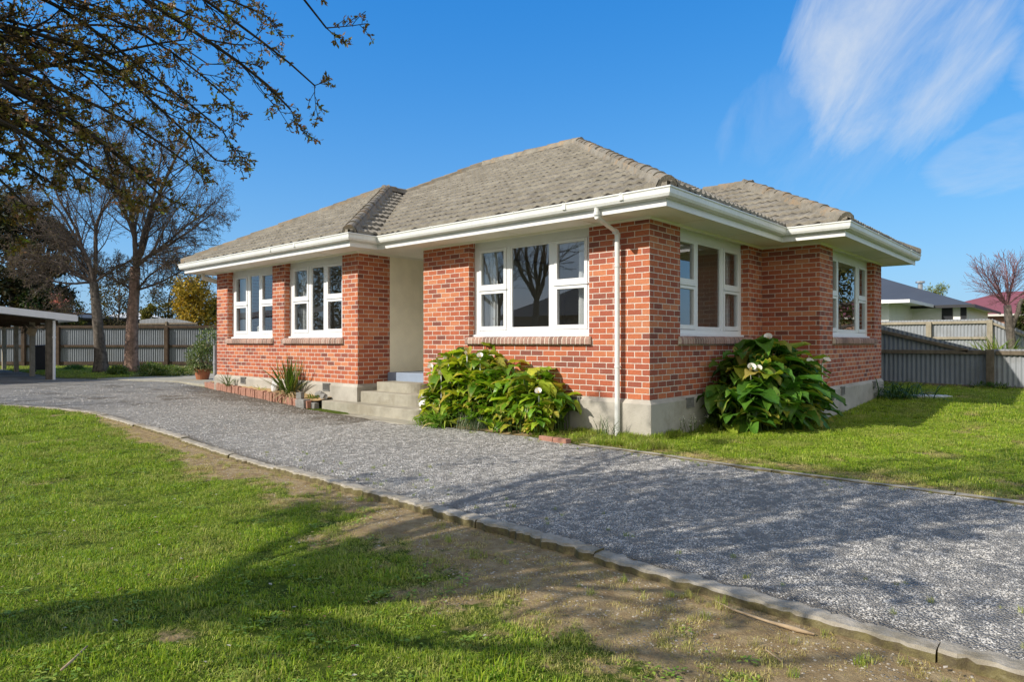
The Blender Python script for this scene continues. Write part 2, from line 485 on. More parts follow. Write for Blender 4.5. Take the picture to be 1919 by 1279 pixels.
def front_z(x, y):
    d = interp(KERB, x) - y
    return gz(x) + drop(x) * (1 + .6*sstep(.3, 1.5, d)) + sstep(0., .5, d)*(.012 * fbm(x*1.3, y*1.3) + .02 * fbm(x*.4, y*.4, 3))
def front_bare(x, y):
    d = interp(KERB, x) - y
    n = fbm(x*1.1, y*1.1, 5, 4); n2 = fbm(x*4.2, y*4.2, 9, 3)
    w = interp([(-14, .1), (-8.5, .15), (-6, .5), (-3, .6), (0, .75), (2.5, 1.3), (4.5, 1.9), (8, 2.2)], x)
    b = 1 - sstep(.35*w, 1.2*w, d + .55*w*n + .25*n2)
    b = max(b, sstep(.55, .85, n + .35*n2) * .6)
    return max(0., min(1., b))
xs = frange(-30, -9, .7)[:-1] + frange(-9, 7, .06)[:-1] + frange(7, 18, .5)
lawn = sheet('front_lawn', xs, lambda x: -15.6 if x < -9 else -12.5, lambda x: interp(KERB, x) - .03, 110, front_z, M['soil'], front_bare)
def side_bare(x, y):
    n = fbm(x*1.4, y*1.4, 15, 4)
    b = sstep(.5, .85, n) * .5
    d = y - interp(BACK, x)
    if x > -1.5: b = max(b, (1 - sstep(.0, .5, abs(d - .35) + .5*n)) * .55)
    if x < -19: b = max(b, .35)
    return max(0, min(1, b))
xs2 = frange(-70, -20, 2.)[:-1] + frange(-20, -2, .4)[:-1] + frange(-2, 7, .08)[:-1] + frange(7, 60, 2)
def rise(x, y): return .24 * sstep(3.2, 11.5, y) * sstep(-2.5, 0., x)
def sheet2(name, xs, ys, zf, mat, bare):
    nx, ny = len(xs), len(ys); vs = []; b = []
    for x in xs:
        base = interp(BACK, x) - .12
        for y in ys:
            yy = base + y
            vs.append((x, yy, zf(x, yy))); b.append(bare(x, yy))
    fs = [(i*ny+j, (i+1)*ny+j, (i+1)*ny+j+1, i*ny+j+1) for i in range(nx-1) for j in range(ny-1)]
    me = bpy.data.meshes.new(name); me.from_pydata(vs, [], fs); me.materials.append(mat)
    at_ = me.attributes.new('bare', 'FLOAT', 'POINT'); at_.data.foreach_set('value', b)
    o = bpy.data.objects.new(name, me); COL.objects.link(o)
    return tag(o, kind='structure')
side = sheet2('side_lawn', xs2, frange(0, 4, .1)[:-1] + frange(4, 15, .35)[:-1] + frange(15, 90, 4), lambda x, y: gz(x) + rise(x, y) - .006 + .008*fbm(x*1.2, y*1.2), M['soil'], side_bare)

def grav_bare(x, y):
    d = interp(BACK, x) - y; e = y - interp(KERB, x)
    n = fbm(x*1.6, y*1.6, 2, 4)
    b = 0.
    if -14 < x < -4.5: b = (1 - sstep(.15, 1.1, d + .5*n)) * .8
    if x < -9: b = max(b, sstep(.1, .5, n) * .7)
    b = max(b, (1 - sstep(.03, .22, e + .1*n)) * .5)
    return max(0., min(1., b))
xs3 = frange(-32, -12, .5)[:-1] + frange(-12, 6, .1)[:-1] + frange(6, 18, .5)
drive = sheet('gravel_driveway', xs3, lambda x: interp(KERB, x) + .02, lambda x: interp(BACK, x), 44,
              lambda x, y: gz(x) + .008 + .012*fbm(x*.8, y*.8, 1) + .006*fbm(x*4, y*4, 4), M['gravel'], grav_bare)

# concrete kerb between gravel and front lawn (poured in lengths, worn edges)
kb = MB()
x = -22.
while x < 15:
    L = rng.uniform(.9, 1.9); x1 = x + L - .008
    n = max(6, int(L / .035)); rows = []
    dz0 = rng.uniform(-.012, .012); dy0 = rng.uniform(-.015, .015)
    for i in range(n + 1):
        xx = x + (x1 - x) * i / n; yc = interp(KERB, xx) + dy0; z = kz(xx) + dz0
        w = .066 + .014 * fbm(xx*5, 0, 7)
        e = .013 * fbm(xx*10, 3, 1, 4); e2 = .022*fbm(xx*13, 7, 3, 4)
        lo = -.16
        rows.append([(xx, yc-w-.012+e2, z+lo), (xx, yc-w-.004+e2*1.1, z-.014+e2*.3), (xx, yc-w+.010+e2*1.1, z+e*.4), (xx, yc+w*.1, z+.003+e*.4), (xx, yc+w-.012+e2, z-.002+e), (xx, yc+w+e, z-.02), (xx, yc+w+.004, z+lo)])
    vs = [p for r in rows for p in r]; k = 7
    fs = [(i*k+j, (i+1)*k+j, (i+1)*k+j+1, i*k+j+1) for i in range(n) for j in range(k-1)]
    fs += [tuple(range(k-1, -1, -1)), tuple(n*k+j for j in range(k))]
    kb.add(vs, fs)
    x += L
kerb = kb.build('kerb', M['kerb'], smooth=False, recalc=True); tag(kerb, kind='structure')
# flush concrete edging on the house side
ke = MB(); x = -.42
while x < 16:
    L = rng.uniform(1.1, 1.7); n = 8; rows = []
    for i in range(n + 1):
        xx = x + (L - .01) * i / n; yc = interp(BACK, xx) + .03; e = .008*fbm(xx*6, 2, 8)
        rows.append([(xx, yc-.05+e, -.08), (xx, yc-.048+e, .022+e), (xx, yc+.045+e, .024-e), (xx, yc+.05+e, -.08)])
    vs = [p for r in rows for p in r]
    fs = [(i*4+j, (i+1)*4+j, (i+1)*4+j+1, i*4+j+1) for i in range(n) for j in range(3)] + [(3,2,1,0), (n*4, n*4+1, n*4+2, n*4+3)]
    ke.add(vs, fs); x += L
edg = ke.build('kerb_edging', M['kerb'], recalc=True); tag(edg, kind='structure')
# concrete pad left of the house
pd = MB()
pd.prism([(-18.7,-1.4),(-17.1,-.95),(-15.4,-.3),(-13.0,-.42),(-12.3,-.3),(-12.3,6.),(-19.4,6.),(-19.4,1.6),(-18.9,.6)], .0, .232)
pad = pd.build('concrete_path', M['step'], bevel=.01); tag(pad, kind='structure')
# mulch bed along the left wing
bd = MB()
bx = frange(-13.1, -6.85, .12); by = frange(0, 1, .1); vs = []
for xx in bx:
    a = interp([(-13.2,-.36),(-11.33,-.68),(-9.32,-.88),(-7.29,-1.02),(-6.8,-1.05)], xx)
    for f in by:
        y = a + (-.60 - a) * f if xx > -12.1 else a + (.1 - a) * f
        vs.append((xx, y, gz(xx) + .15 + .06*f + .025*fbm(xx*6, y*6, 3)))
k = len(by)
bd.add(vs, [(i*k+j, (i+1)*k+j, (i+1)*k+j+1, i*k+j+1) for i in range(len(bx)-1) for j in range(k-1)])
bed = bd.build('garden_bed', M['mulch'], smooth=True); tag(bed, kind='structure')
# soil under the lilies by the front wall
bd = MB(); bx = frange(-3.75, -.2, .1); vs = []
for xx in bx:
    a = interp(BACK, xx) + .02
    for f in by:
        y = a + (-.03 - a) * f
        vs.append((xx, y, .012 + .012*fbm(xx*7, y*7, 6) + .03*math.sin(PI*f)))
bd.add(vs, [(i*k+j, (i+1)*k+j, (i+1)*k+j+1, i*k+j+1) for i in range(len(bx)-1) for j in range(k-1)])
me_b = bd.build('flower_bed_soil', M['soil'], smooth=True); tag(me_b, kind='structure')
a_ = me_b.data.attributes.new('bare', 'FLOAT', 'POINT'); a_.data.foreach_set('value', [.9 if v[0] < -1.5 else .35 for v in vs])

# ------------------------------------------------------------------ THE HOUSE
Z0, Z1 = .553, 3.133           # brick bottom / top
ZS = 1.413                     # top of the low brick band under the windows
house = thing('brick_house', 'red brick bungalow with grey tiled hip roof and white windows beside the gravel drive', 'house', (-6, 4, 0))
wall = MB()
def wseg(mb, P, Q, n, z0, z1, th=.2, trim0=0., trim1=0., mi=0):
    """brick wall with outer face P->Q, outward normal n (axis aligned), with brick UVs in metres"""
    x0, x1 = sorted((P[0], Q[0])); y0, y1 = sorted((P[1], Q[1]))
    if n[0] > 0: x0 = x1 - th
    if n[0] < 0: x1 = x0 + th
    if n[1] > 0: y0 = y1 - th
    if n[1] < 0: y1 = y0 + th
    v = [(x0,y0,z0),(x1,y0,z0),(x1,y1,z0),(x0,y1,z0),(x0,y0,z1),(x1,y0,z1),(x1,y1,z1),(x0,y1,z1)]
    fs = [(0,3,2,1),(4,5,6,7),(0,1,5,4),(1,2,6,5),(2,3,7,6),(3,0,4,7)]
    uvs = []
    for fi, f in enumerate(fs):
        if fi < 2: uvs.append([(v[k][0], v[k][1]) for k in f])
        elif fi in (2, 4): uvs.append([(v[k][0] + 24.0, v[k][2] - Z0 + 8.6) for k in f])
        else: uvs.append([(v[k][1] + 24.12, v[k][2] - Z0 + 8.6) for k in f])
    mb.add(v, fs, mi, uvs)
XW, YW = -6.04, -.617          # right end / front of the left wing
XR, YR = 1.017, 4.13           # side / front of the right wing
XL, YB = -12.11, 8.55
# front wall of the lounge
wseg(wall, (-4.82,0), (0,0), (0,-1), Z0, ZS)
wseg(wall, (-4.82,0), (-3.60,0), (0,-1), ZS, Z1)
wseg(wall, (-1.03,0), (0,0), (0,-1), ZS, Z1)
# side wall of the lounge
wseg(wall, (0,.2), (0,YR), (1,0), Z0, ZS)
wseg(wall, (0,.2), (0,.9), (1,0), ZS, Z1)
wseg(wall, (0,3.5), (0,YR), (1,0), ZS, Z1)
# right wing
wseg(wall, (0,YR), (XR,YR), (0,-1), Z0, Z1)
wseg(wall, (XR,YR+.2), (XR,YB), (1,0), Z0, ZS)
wseg(wall, (XR,YR+.2), (XR,4.9), (1,0), ZS, Z1)
wseg(wall, (XR,7.92), (XR,YB), (1,0), ZS, Z1)
# left wing
wseg(wall, (XL,YW), (XW,YW), (0,-1), Z0, ZS)
wseg(wall, (XL,YW), (-11.53,YW), (0,-1), ZS, Z1)
wseg(wall, (-9.31,YW), (-8.79,YW), (0,-1), ZS, Z1)
wseg(wall, (-6.56,YW), (XW,YW), (0,-1), ZS, Z1)
wseg(wall, (XW,YW+.2), (XW,.157), (1,0), Z0, Z1)
wseg(wall, (XL,YW+.2), (XL,YB), (-1,0), Z0, Z1)
wseg(wall, (XL+.2,YB), (XR-.2,YB), (0,1), Z0, Z1)
wall.build('wall', M['brick'], house)

# plinth: chamfered, vent openings are shade painted as dark blocks
PR = [(-.03,0.),(.05,0.),(.05,.495),(.002,.553),(-.03,.553)]
PR = [(o, z - (.35 if z == 0 else 0)) for o, z in PR]
pl = MB()
pl.sweep([(XL,YB),(XL,YW),(XW,YW),(XW,.15)], [(o, z) for o, z in PR])
pl.sweep([(-4.82,.15),(-4.82,0),(0,0),(0,YR),(XR,YR),(XR,YB)], PR)
pl.build('plinth', M['plinth'], house, bevel=.006, recalc=True)
def vent(c, n):
    m = MB(); bx_ = MB()
    w, h = .25, .15
    ax = (1,0) if n[1] else (0,1)
    def q(a, o, z): return (c[0] + ax[0]*a + n[0]*o, c[1] + ax[1]*a + n[1]*o, c[2] + z)
    for z in (-.072, .072):
        p0 = q(-w/2, .045, z-.008); p1 = q(w/2, .066, z+.008)
        m.box(min(p0[0],p1[0]), max(p0[0],p1[0]), min(p0[1],p1[1]), max(p0[1],p1[1]), p0[2], p1[2])
    for i in range(9):
        a = -w/2 + .01 + i * (w - .02) / 8
        p0 = q(a-.005, .048, -.062); p1 = q(a+.005, .062, .062)
        m.box(min(p0[0],p1[0]), max(p0[0],p1[0]), min(p0[1],p1[1]), max(p0[1],p1[1]), p0[2], p1[2])
    p0 = q(-w/2+.006, .0, -.063); p1 = q(w/2-.006, .053, .063)
    v = m.build('vent', M['stone'], house)
    bx_.box(min(p0[0],p1[0]), max(p0[0],p1[0]), min(p0[1],p1[1]), max(p0[1],p1[1]), p0[2], p1[2])
    b = bx_.build('vent_recess', M['dark'], v)
for c, n in (((-1.28,0,.47),(0,-1)), ((-7.05,YW,.46),(0,-1)), ((-10.6,YW,.46),(0,-1)), ((0,1.12,.45),(1,0)), ((XR,5.35,.45),(1,0)), ((XR,7.7,.45),(1,0))):
    vent(c, n)

# inner rooms: floor, partitions and lining so the windows look into rooms
fl = MB(); fl.prism([(-.2,.2),(-.2,YR+.2),(XR-.2,YR+.2),(XR-.2,YB-.2),(XL+.2,YB-.2),(XL+.2,YW+.2),(XW-.2,YW+.2),(XW-.2,2.2),(-4.62,2.2),(-4.62,.2)], .55, .62)
fl.build('floor', M['floorboard'], house)
ip = MB()
for b in ((-4.6,-.21,4.05,4.14), (-4.62,-4.55,.21,4.04), (-.3,XR-.21,4.35,4.42), (-3.0,-2.93,4.16,8.3), (XL+.21,XW-.3,3.4,3.5), (-8.98,-8.92,YW+.32,3.38), (-6.3,-6.25,YW+.24,3.38)):
    ip.box(b[0], b[1], b[2], b[3], .63, 3.12)
ip.build('partition', M['room'], house)

# porch: cream walls, blue floor, door
po = MB()
po.box(XW-.18, XW-.004, .157, 2.1, .6, 3.132); po.box(XW, -4.82, 2.0, 2.1, .77, 3.132); po.box(-4.80, -4.64, .203, 2.1, .6, 3.132)
po.build('porch_wall', M['cream'], house)
pf = MB(); pf.box(XW, -4.825, .10, 1.998, .45, .765)
pf.build('porch_floor', M['blue'], house, bevel=.012)
dr = MB(); dr.box(-5.85, -4.98, 1.95, 1.996, .78, 2.78)
door = dr.build('door', M['door'], house, bevel=.005)
dp = MB()
for z0_, z1_ in ((.95,1.55),(1.68,2.6)):
    dp.box(-5.72, -5.11, 1.93, 1.949, z0_, z1_)
dp.build('door_panel', M['frame'], door, bevel=.01)
dh = MB(); dh.tube([(-5.05,1.945,1.75),(-5.05,1.90,1.75)], .012, 8); dh.tube([(-5.05,1.895,1.75),(-5.16,1.895,1.75)], .011, 8)
dh.build('handle', M['brass'], door)

# eaves: soffit, fascia, gutter
OV = .55
EP = [(XL-OV,YB+OV),(XL-OV,YW-OV),(XW+OV,YW-OV),(XW+OV,-OV),(OV,-OV),(OV,YR-OV),(XR+OV,YR-OV),(XR+OV,YB+OV)]
so = MB(); so.prism([(x_, y_) for x_, y_ in EP], 3.136, 3.152)
so.build('soffit', M['soffit'], house)
sb = MB()
for a in (-11, -9.6, -8.2, -6.8):
    sb.box(a-.02, a+.02, YW-OV+.03, YW-.03, 3.128, 3.1355)
for a in (-4.2, -2.4, -.9):
    sb.box(a-.02, a+.02, -OV+.03, -.03, 3.128, 3.1355)
for a in (.75, 2.4):
    sb.box(.03, OV-.03, a-.02, a+.02, 3.128, 3.1355)
for a in (5.9, 7.3):
    sb.box(XR+.03, XR+OV-.03, a-.02, a+.02, 3.128, 3.1355)
sb.sweep([(XL,YB),(XL,YW),(XW,YW),(XW,1.95)], [(0,3.1),(.022,3.1),(.022,3.1354),(0,3.1354)])
sb.sweep([(-4.82,0),(0,0),(0,YR),(XR,YR),(XR,YB)], [(0,3.1),(.022,3.1),(.022,3.1354),(0,3.1354)])
sb.build('eaves_trim', M['soffit'], house)
fa = MB(); fa.sweep(EP, [(-.005,3.118),(.02,3.118),(.022,3.30),(-.005,3.30)])
fa.build('fascia', M['paint'], house, bevel=.004)
gt = MB()
GPROF = [(.022,3.215),(.075,3.212),(.105,3.228),(.122,3.262),(.128,3.322),(.140,3.333),(.140,3.350),(.126,3.354),(.116,3.345),(.110,3.268),(.09,3.238),(.024,3.236)]
gt.sweep(EP, GPROF)
# rim clips and joint sleeves
for (a, b) in zip(EP, EP[1:]):
    d = Vector(b) - Vector(a); L = d.length; d.normalize(); nv = Vector((d.y, -d.x))
    s_ = .7
    while s_ < L - .3:
        p = Vector(a) + d * s_ + nv * .105
        gt.obox((p.x, p.y, 3.352), .03, .085, .012, math.atan2(d.y, d.x))
        if int(s_ * 10) % 3 == 0:
            p2 = Vector(a) + d * s_ + nv * .128
            gt.obox((p2.x, p2.y, 3.30), .06, .018, .085, math.atan2(d.y, d.x))
        s_ += .95
gu = gt.build('gutter', M['gutter'], house, bevel=.003, recalc=True)
def downpipe(pts, r=.038):
    m = MB(); m.tube(pts, r, 14)
    for z in (1.0, 2.45):
        m.tube([(pts[-1][0], pts[-1][1], z), (pts[-1][0], pts[-1][1], z+.03)], r*1.12, 14)
        m.obox((pts[-1][0], pts[-1][1]+.05, z+.015), .02, .1, .02)
    for i in (1, 2):
        p = Vector(pts[i]); 
        m.tube([p + (Vector(pts[i-1])-p).normalized()*.07, p + (Vector(pts[i-1])-p).normalized()*.02], r*1.13, 14)
    return m.build('downpipe', M['gutter'], house, smooth=False)
downpipe([(-.47,-.615,3.24),(-.47,-.615,3.10),(-.47,-.098,2.94),(-.47,-.098,.0)])
so2 = MB(); so2.tube([(XL-.35,YW-.2,3.13),(XL-.35,YW-.2,3.02),(XL-.2,YW+.1,2.93),(XL-.06,YW+.35,2.9)], .06, 12)
so2.build('gutter_outlet', M['gutter'], house)

# windows -------------------------------------------------------------
D = .16
curtains = []
def window(org, ax, n, W, jamb, sash, mull, mid, name='window'):
    """org = left end seen from outside at the brick face; ax = unit vector along, n = outward normal"""
    def q(a, o, z): return (org[0] + ax[0]*a + n[0]*o, org[1] + ax[1]*a + n[1]*o, z)
    def bx(mb, a0, a1, o0, o1, z0, z1):
        p, r = q(a0, o0, 0), q(a1, o1, 0)
        mb.box(min(p[0],r[0]), max(p[0],r[0]), min(p[1],r[1]), max(p[1],r[1]), z0, z1)
    f = MB(); B = -D
    zt, zb = 3.134, 1.45
    bx(f, 0, W, B-.03, B+.012, 2.99, zt)                        # head board
    bx(f, 0, jamb, B-.05, B+.02, zb+.05, 2.989); bx(f, W-jamb, W, B-.05, B+.02, zb+.05, 2.989)
    bx(f, .0, W, B-.05, B+.075, zb, zb+.05)                     # timber sill nose
    bx(f, jamb, W-jamb, B-.05, B+.02, zb+.051, zb+.12)
    m0, m1 = jamb + sash, W - jamb - sash
    for a in (m0, m1 - mull): bx(f, a, a + mull, B-.05, B+.02, zb+.121, 2.989)
    fr = f.build('window', M['frame'], house, bevel=.004)
    # sashes: top-hung fanlight over a side-hung casement, left and right
    for a0 in (jamb, m1):
        a1 = a0 + sash
        for (z0, z1) in ((2.30, 2.985), (zb+.125, 2.262)):
            s_ = MB(); st = .062
            bx(s_, a0+.003, a0+st, B-.03, B+.034, z0, z1); bx(s_, a1-st, a1-.003, B-.03, B+.034, z0, z1)
            bx(s_, a0+st, a1-st, B-.03, B+.034, z0, z0+.07); bx(s_, a0+st, a1-st, B-.03, B+.034, z1-.05, z1)
            so_ = s_.build('sash', M['frame'], fr, bevel=.004)
            g_ = MB(); g_.add([q(a0+st-.004,B-.003,z0+.066),q(a1-st+.004,B-.003,z0+.066),q(a1-st+.004,B-.003,z1-.046),q(a0+st-.004,B-.003,z1-.046)], [(0,1,2,3)])
            g_.build('pane', M['glass'], fr)
        t_ = MB(); bx(t_, a0-.01, a1+.01, B-.03, B+.052, 2.266, 2.296)
        t_.build('transom', M['frame'], fr, bevel=.004)
    c0, c1 = m0 + mull, m1 - mull
    s_ = MB(); st = .03
    bx(s_, c0, c0+st, B-.03, B+.012, zb+.121, 2.988); bx(s_, c1-st, c1, B-.03, B+.012, zb+.121, 2.988)
    bx(s_, c0+st, c1-st, B-.03, B+.012, 2.958, 2.988); bx(s_, c0+st, c1-st, B-.03, B+.012, zb+.121, zb+.175)
    s_.build('fixed_sash', M['frame'], fr, bevel=.003)
    g_ = MB(); g_.add([q(c0+st-.004,B-.003,zb+.17),q(c1-st+.004,B-.003,zb+.17),q(c1-st+.004,B-.003,2.962),q(c0+st-.004,B-.003,2.962)], [(0,1,2,3)])
    g_.build('pane', M['glass'], fr)
    # bullnose brick sill
    s_ = MB(); mo = MB()
    cnt = int((W + .16) / .086); a0 = W/2 - cnt*.086/2
    prof = [(-.13,1.462),(-.13,1.337),(.058,1.337),(.066,1.345),(.066,1.405),(.060,1.432),(.042,1.452),(.015,1.463)]
    for i in range(cnt):
        aa = a0 + i*.086 + .007; ab = aa + .072
        if ab < 0 or aa > W: pr = [(max(o, -.002), z) for o, z in prof]
        else: pr = prof
        jz = rng.uniform(-.002, .002)
        vs = [q(aa, o, z+jz) for o, z in pr] + [q(ab, o, z+jz) for o, z in pr]; k = len(pr)
        s_.add(vs, [tuple(range(k-1,-1,-1)), tuple(range(k, 2*k))] + [(j, (j+1)%k, k+(j+1)%k, k+j) for j in range(k)])
    sl = s_.build('brick_sill', M['sillbrick'], fr, bevel=.004, recalc=True)
    pr = [(-.12,1.455),(-.12,1.342),(.055,1.342),(.057,1.40),(.05,1.43),(.03,1.448),(.01,1.455)]
    vs = [q(max(a0,.003)+.004, o, z) for o, z in pr] + [q(min(a0+cnt*.086, W-.003)-.004, o, z) for o, z in pr]; k = len(pr)
    mo.add(vs, [tuple(range(k-1,-1,-1)), tuple(range(k, 2*k))] + [(j, (j+1)%k, k+(j+1)%k, k+j) for j in range(k)])
    pr = [(.001,1.341),(.060,1.341),(.0625,1.40),(.055,1.431),(.037,1.45),(.012,1.459)]
    vs = [q(a0+.004, o, z) for o, z in pr] + [q(a0+cnt*.086-.004, o, z) for o, z in pr]; k = len(pr)
    mo.add(vs, [tuple(range(k-1,-1,-1)), tuple(range(k, 2*k))] + [(j, (j+1)%k, k+(j+1)%k, k+j) for j in range(k)])
    mo.build('sill_mortar', M['mortar'], sl, recalc=True) if False else mo.build('sill_mortar', M['mortar'], fr, recalc=True)
    return q
def curtain(q, a0, a1, o, label, group=None):
    m = MB(); n = int((a1-a0)/.012); vs = []
    ph = rng.uniform(0, 6)
    for z in (3.02, 2.3, 1.5, .66):
        sp = .75 if z < 2.5 and z > 1 else 1.
        for i in range(n+1):
            f = i / n
            a = a0 + (a1-a0)*f
            w = .028*math.sin(ph + f*(a1-a0)*62) + .012*math.sin(f*(a1-a0)*140 + z)
            vs.append(q(a, o + w, z))
    k = n + 1
    m.add(vs, [(r*k+i, r*k+i+1, (r+1)*k+i+1, (r+1)*k+i) for r in range(3) for i in range(n)])
    o_ = m.build('curtain', M['curtain'], None, smooth=True, loc=q((a0+a1)/2, o, .66))
    tag(o_, label, 'curtain', 'sheer white curtains inside the windows')
q = window((-3.60,0), (1,0), (0,-1), 2.57, .12, .65, .09, .85)
curtain(q, .10, .36, -.34, 'white sheer curtain behind the left sash of the wide front window near the lilies')
curtain(q, 2.12, 2.32, -.34, 'white sheer curtain at the right edge of the wide front window beside the downpipe')
q = window((0,.90), (0,1), (1,0), 2.60, .12, .65, .09, .86)
curtain(q, 2.33, 2.57, -.34, 'white curtain behind the right sash of the shaded side window above the lily clump')
curtain(q, .06, .3, -.34, 'white curtain behind the left sash of the shaded side window by the house corner')
q = window((XR,4.90), (0,1), (1,0), 3.02, .14, .62, .10, 1.3)
curtain(q, 2.72, 2.95, -.34, 'white curtain at the far edge of the end side window nearest the back fence')
q = window((-8.79,YW), (1,0), (0,-1), 2.23, .15, .62, .10, .49)
curtain(q, .02, .32, -.34, 'white curtain behind the left sash of the left wing window nearest the porch')
q = window((-11.53,YW), (1,0), (0,-1), 2.22, .15, .62, .10, .48)
curtain(q, .0, .26, -.34, 'white curtain behind the left sash of the far left window of the house')

# roof --------------------------------------------------------------------
TP = .53; EZ = 3.365; EO = .62
roof = MB(); roof.add([(0,0,0)], [])
def plane_tiles(name_parent, e0, e1, up, length, keep):
    """tiled slope: eave e0->e1 (x,y), horizontal upslope unit vector, horizontal run length, keep = list of (a,b,c): keep a*x+b*y+c>0"""
    d = Vector((e1[0]-e0[0], e1[1]-e0[1])); L = d.length; d.normalize()
    upv = Vector(up); cosp = 1 / math.sqrt(1 + TP*TP); sl = length / cosp
    gauge = .335; nc = int(math.ceil(sl / gauge)); per = .155; tw = .31
    ns = int(L / (per/6)); ds = L / ns
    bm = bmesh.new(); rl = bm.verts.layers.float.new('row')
    rt = random.Random(int(abs(e0[0]*37 + e0[1]*91))*7 + 3)
    for c in range(nc):
        s0 = c * gauge - .03; s1 = (c + 1) * gauge + .05
        off = (c % 2) * tw / 2
        rows = [[], [], [], []]
        jit = {}
        for i in range(ns + 1):
            s = i * ds
            k = int((s + off) / tw)
            if k not in jit: jit[k] = (rt.uniform(-.006, .006), rt.uniform(-.003, .004), rt.uniform(-.006, .006))
            ja, jz, jt = jit[k]
            kq = (k, int(((s + off) % tw)/per))
            if kq not in jit: jit[kq] = rt.random() < .5
            jg = jit[kq]
            fr = ((s + off) % per) / per
            pz = .022 * max(0., math.cos((fr - .5) * PI * 1.45)) ** 1.3
            if ((s + off) % tw) / tw > .955: pz -= .012
            for r, (ss, lift) in enumerate(((s0 + ja, .0), (s0 + ja, (.024 + pz*.95 + jz*.6) if jg else .014), (s0 + ja - .003, .060 + pz*1.1 + jz + jt*.5), (s1 + ja, .004 + pz*.9 + jz))):
                hrun = ss * cosp
                x_ = e0[0] + d.x*s + upv.x*hrun; y_ = e0[1] + d.y*s + upv.y*hrun
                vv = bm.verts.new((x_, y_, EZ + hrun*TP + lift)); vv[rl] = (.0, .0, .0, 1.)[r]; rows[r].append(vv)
        for r in range(3):
            for i in range(ns):
                fc = bm.faces.new((rows[r][i], rows[r][i+1], rows[r+1][i+1], rows[r+1][i]))
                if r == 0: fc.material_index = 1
    keep = list(keep)
    # top limit at the ridge
    keep.append((-upv.x, -upv.y, (e0[0]*upv.x + e0[1]*upv.y) + length))
    for (a, b, c_) in keep:
        nrm = Vector((a, b, 0)); ln2 = a*a + b*b
        p = Vector((-a*c_/ln2, -b*c_/ln2, 0))
        bmesh.ops.bisect_plane(bm, geom=bm.verts[:] + bm.edges[:] + bm.faces[:], dist=1e-5, plane_co=p, plane_no=nrm, clear_inner=True)
    # solid board below the tiles so no light leaks
    bmesh.ops.recalc_face_normals(bm, faces=bm.faces)
    me = bpy.data.meshes.new('roof_slope'); bm.to_mesh(me); bm.free()
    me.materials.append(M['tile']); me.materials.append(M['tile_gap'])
    return me
slopes = [
 ((-12.75,-EO), (EO,-EO), (0,1), 5.15, [(1,1,6.04),(1,-1,12.13),(-1,-1,.0)]),                 # main front
 ((EO,-EO), (EO,9.68), (-1,0), 5.15, [(1,1,0),(1,-1,9.06)]),                                  # main side
 ((-12.73,YW-EO), (XW+EO,YW-EO), (0,1), 3.66, [(-1,-1,-6.657),(1,-1,11.493)]),                # left wing front
 ((XW+EO,YW-EO), (XW+EO,2.6), (-1,0), 3.655, [(1,1,6.657),(-1,-1,-6.04)]),                    # left wing side
 ((-2.3,YR-EO), (XR+EO,YR-EO), (0,1), 2.84, [(-1,-1,5.147),(1,0,2.3)]),                       # right wing front
 ((XR+EO,YR-EO), (XR+EO,9.19), (-1,0), 2.84, [(1,1,-5.147),(1,-1,7.553)]),                    # right wing side
]
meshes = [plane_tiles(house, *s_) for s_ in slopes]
bm = bmesh.new()
for me in meshes: bm.from_mesh(me)
# plain under-sheets and the unseen back slopes
def flat(pts):
    bm.faces.new([bm.verts.new(p) for p in pts])
def rz(d_): return EZ + TP*d_ - .012
flat([(-5.42,-EO,rz(0)),(EO,-EO,rz(0)),(-4.53,4.53,rz(5.15)),(-7.6,4.53,rz(5.15)),(-9.07,3.04,rz(3.66))])
flat([(EO,-EO,rz(0)),(EO,9.68,rz(0)),(-4.53,4.53,rz(5.15))])
flat([(-12.73,YW-EO,rz(0)),(XW+EO,YW-EO,rz(0)),(-9.075,2.42,rz(3.655))])
flat([(XW+EO,YW-EO,rz(0)),(XW+EO,-EO,rz(0)),(-9.075,3.04,rz(3.655)),(-9.075,2.42,rz(3.655))])
flat([(XR+EO,YR-EO,rz(0)),(-1.2,6.35,rz(2.84)),(-2.2,6.35,rz(2.84)),(EO,YR-EO,rz(0))])
flat([(XR+EO,YR-EO,rz(0)),(XR+EO,9.19,rz(0)),(-1.2,6.35,rz(2.84))])
flat([(XR+EO,9.19,rz(0)),(EO,9.19,rz(0)),(-2.2,6.35,rz(2.84)),(-1.2,6.35,rz(2.84))])
flat([(-12.73,YW-EO,rz(0)),(-9.075,2.42,rz(3.655)),(-9.075,3.06,rz(3.655)),(-7.6,4.53,rz(5.15)),(-12.73,9.68,rz(0))])
flat([(-12.73,9.68,rz(0)),(EO,9.68,rz(0)),(-4.53,4.53,rz(5.15)),(-7.6,4.53,rz(5.15))])
me = bpy.data.meshes.new('roof')
for v in bm.verts: v.co -= Vector(house.location)
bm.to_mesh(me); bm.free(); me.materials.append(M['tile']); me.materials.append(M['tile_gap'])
roof = bpy.data.objects.new('roof', me); COL.objects.link(roof); roof.parent = house
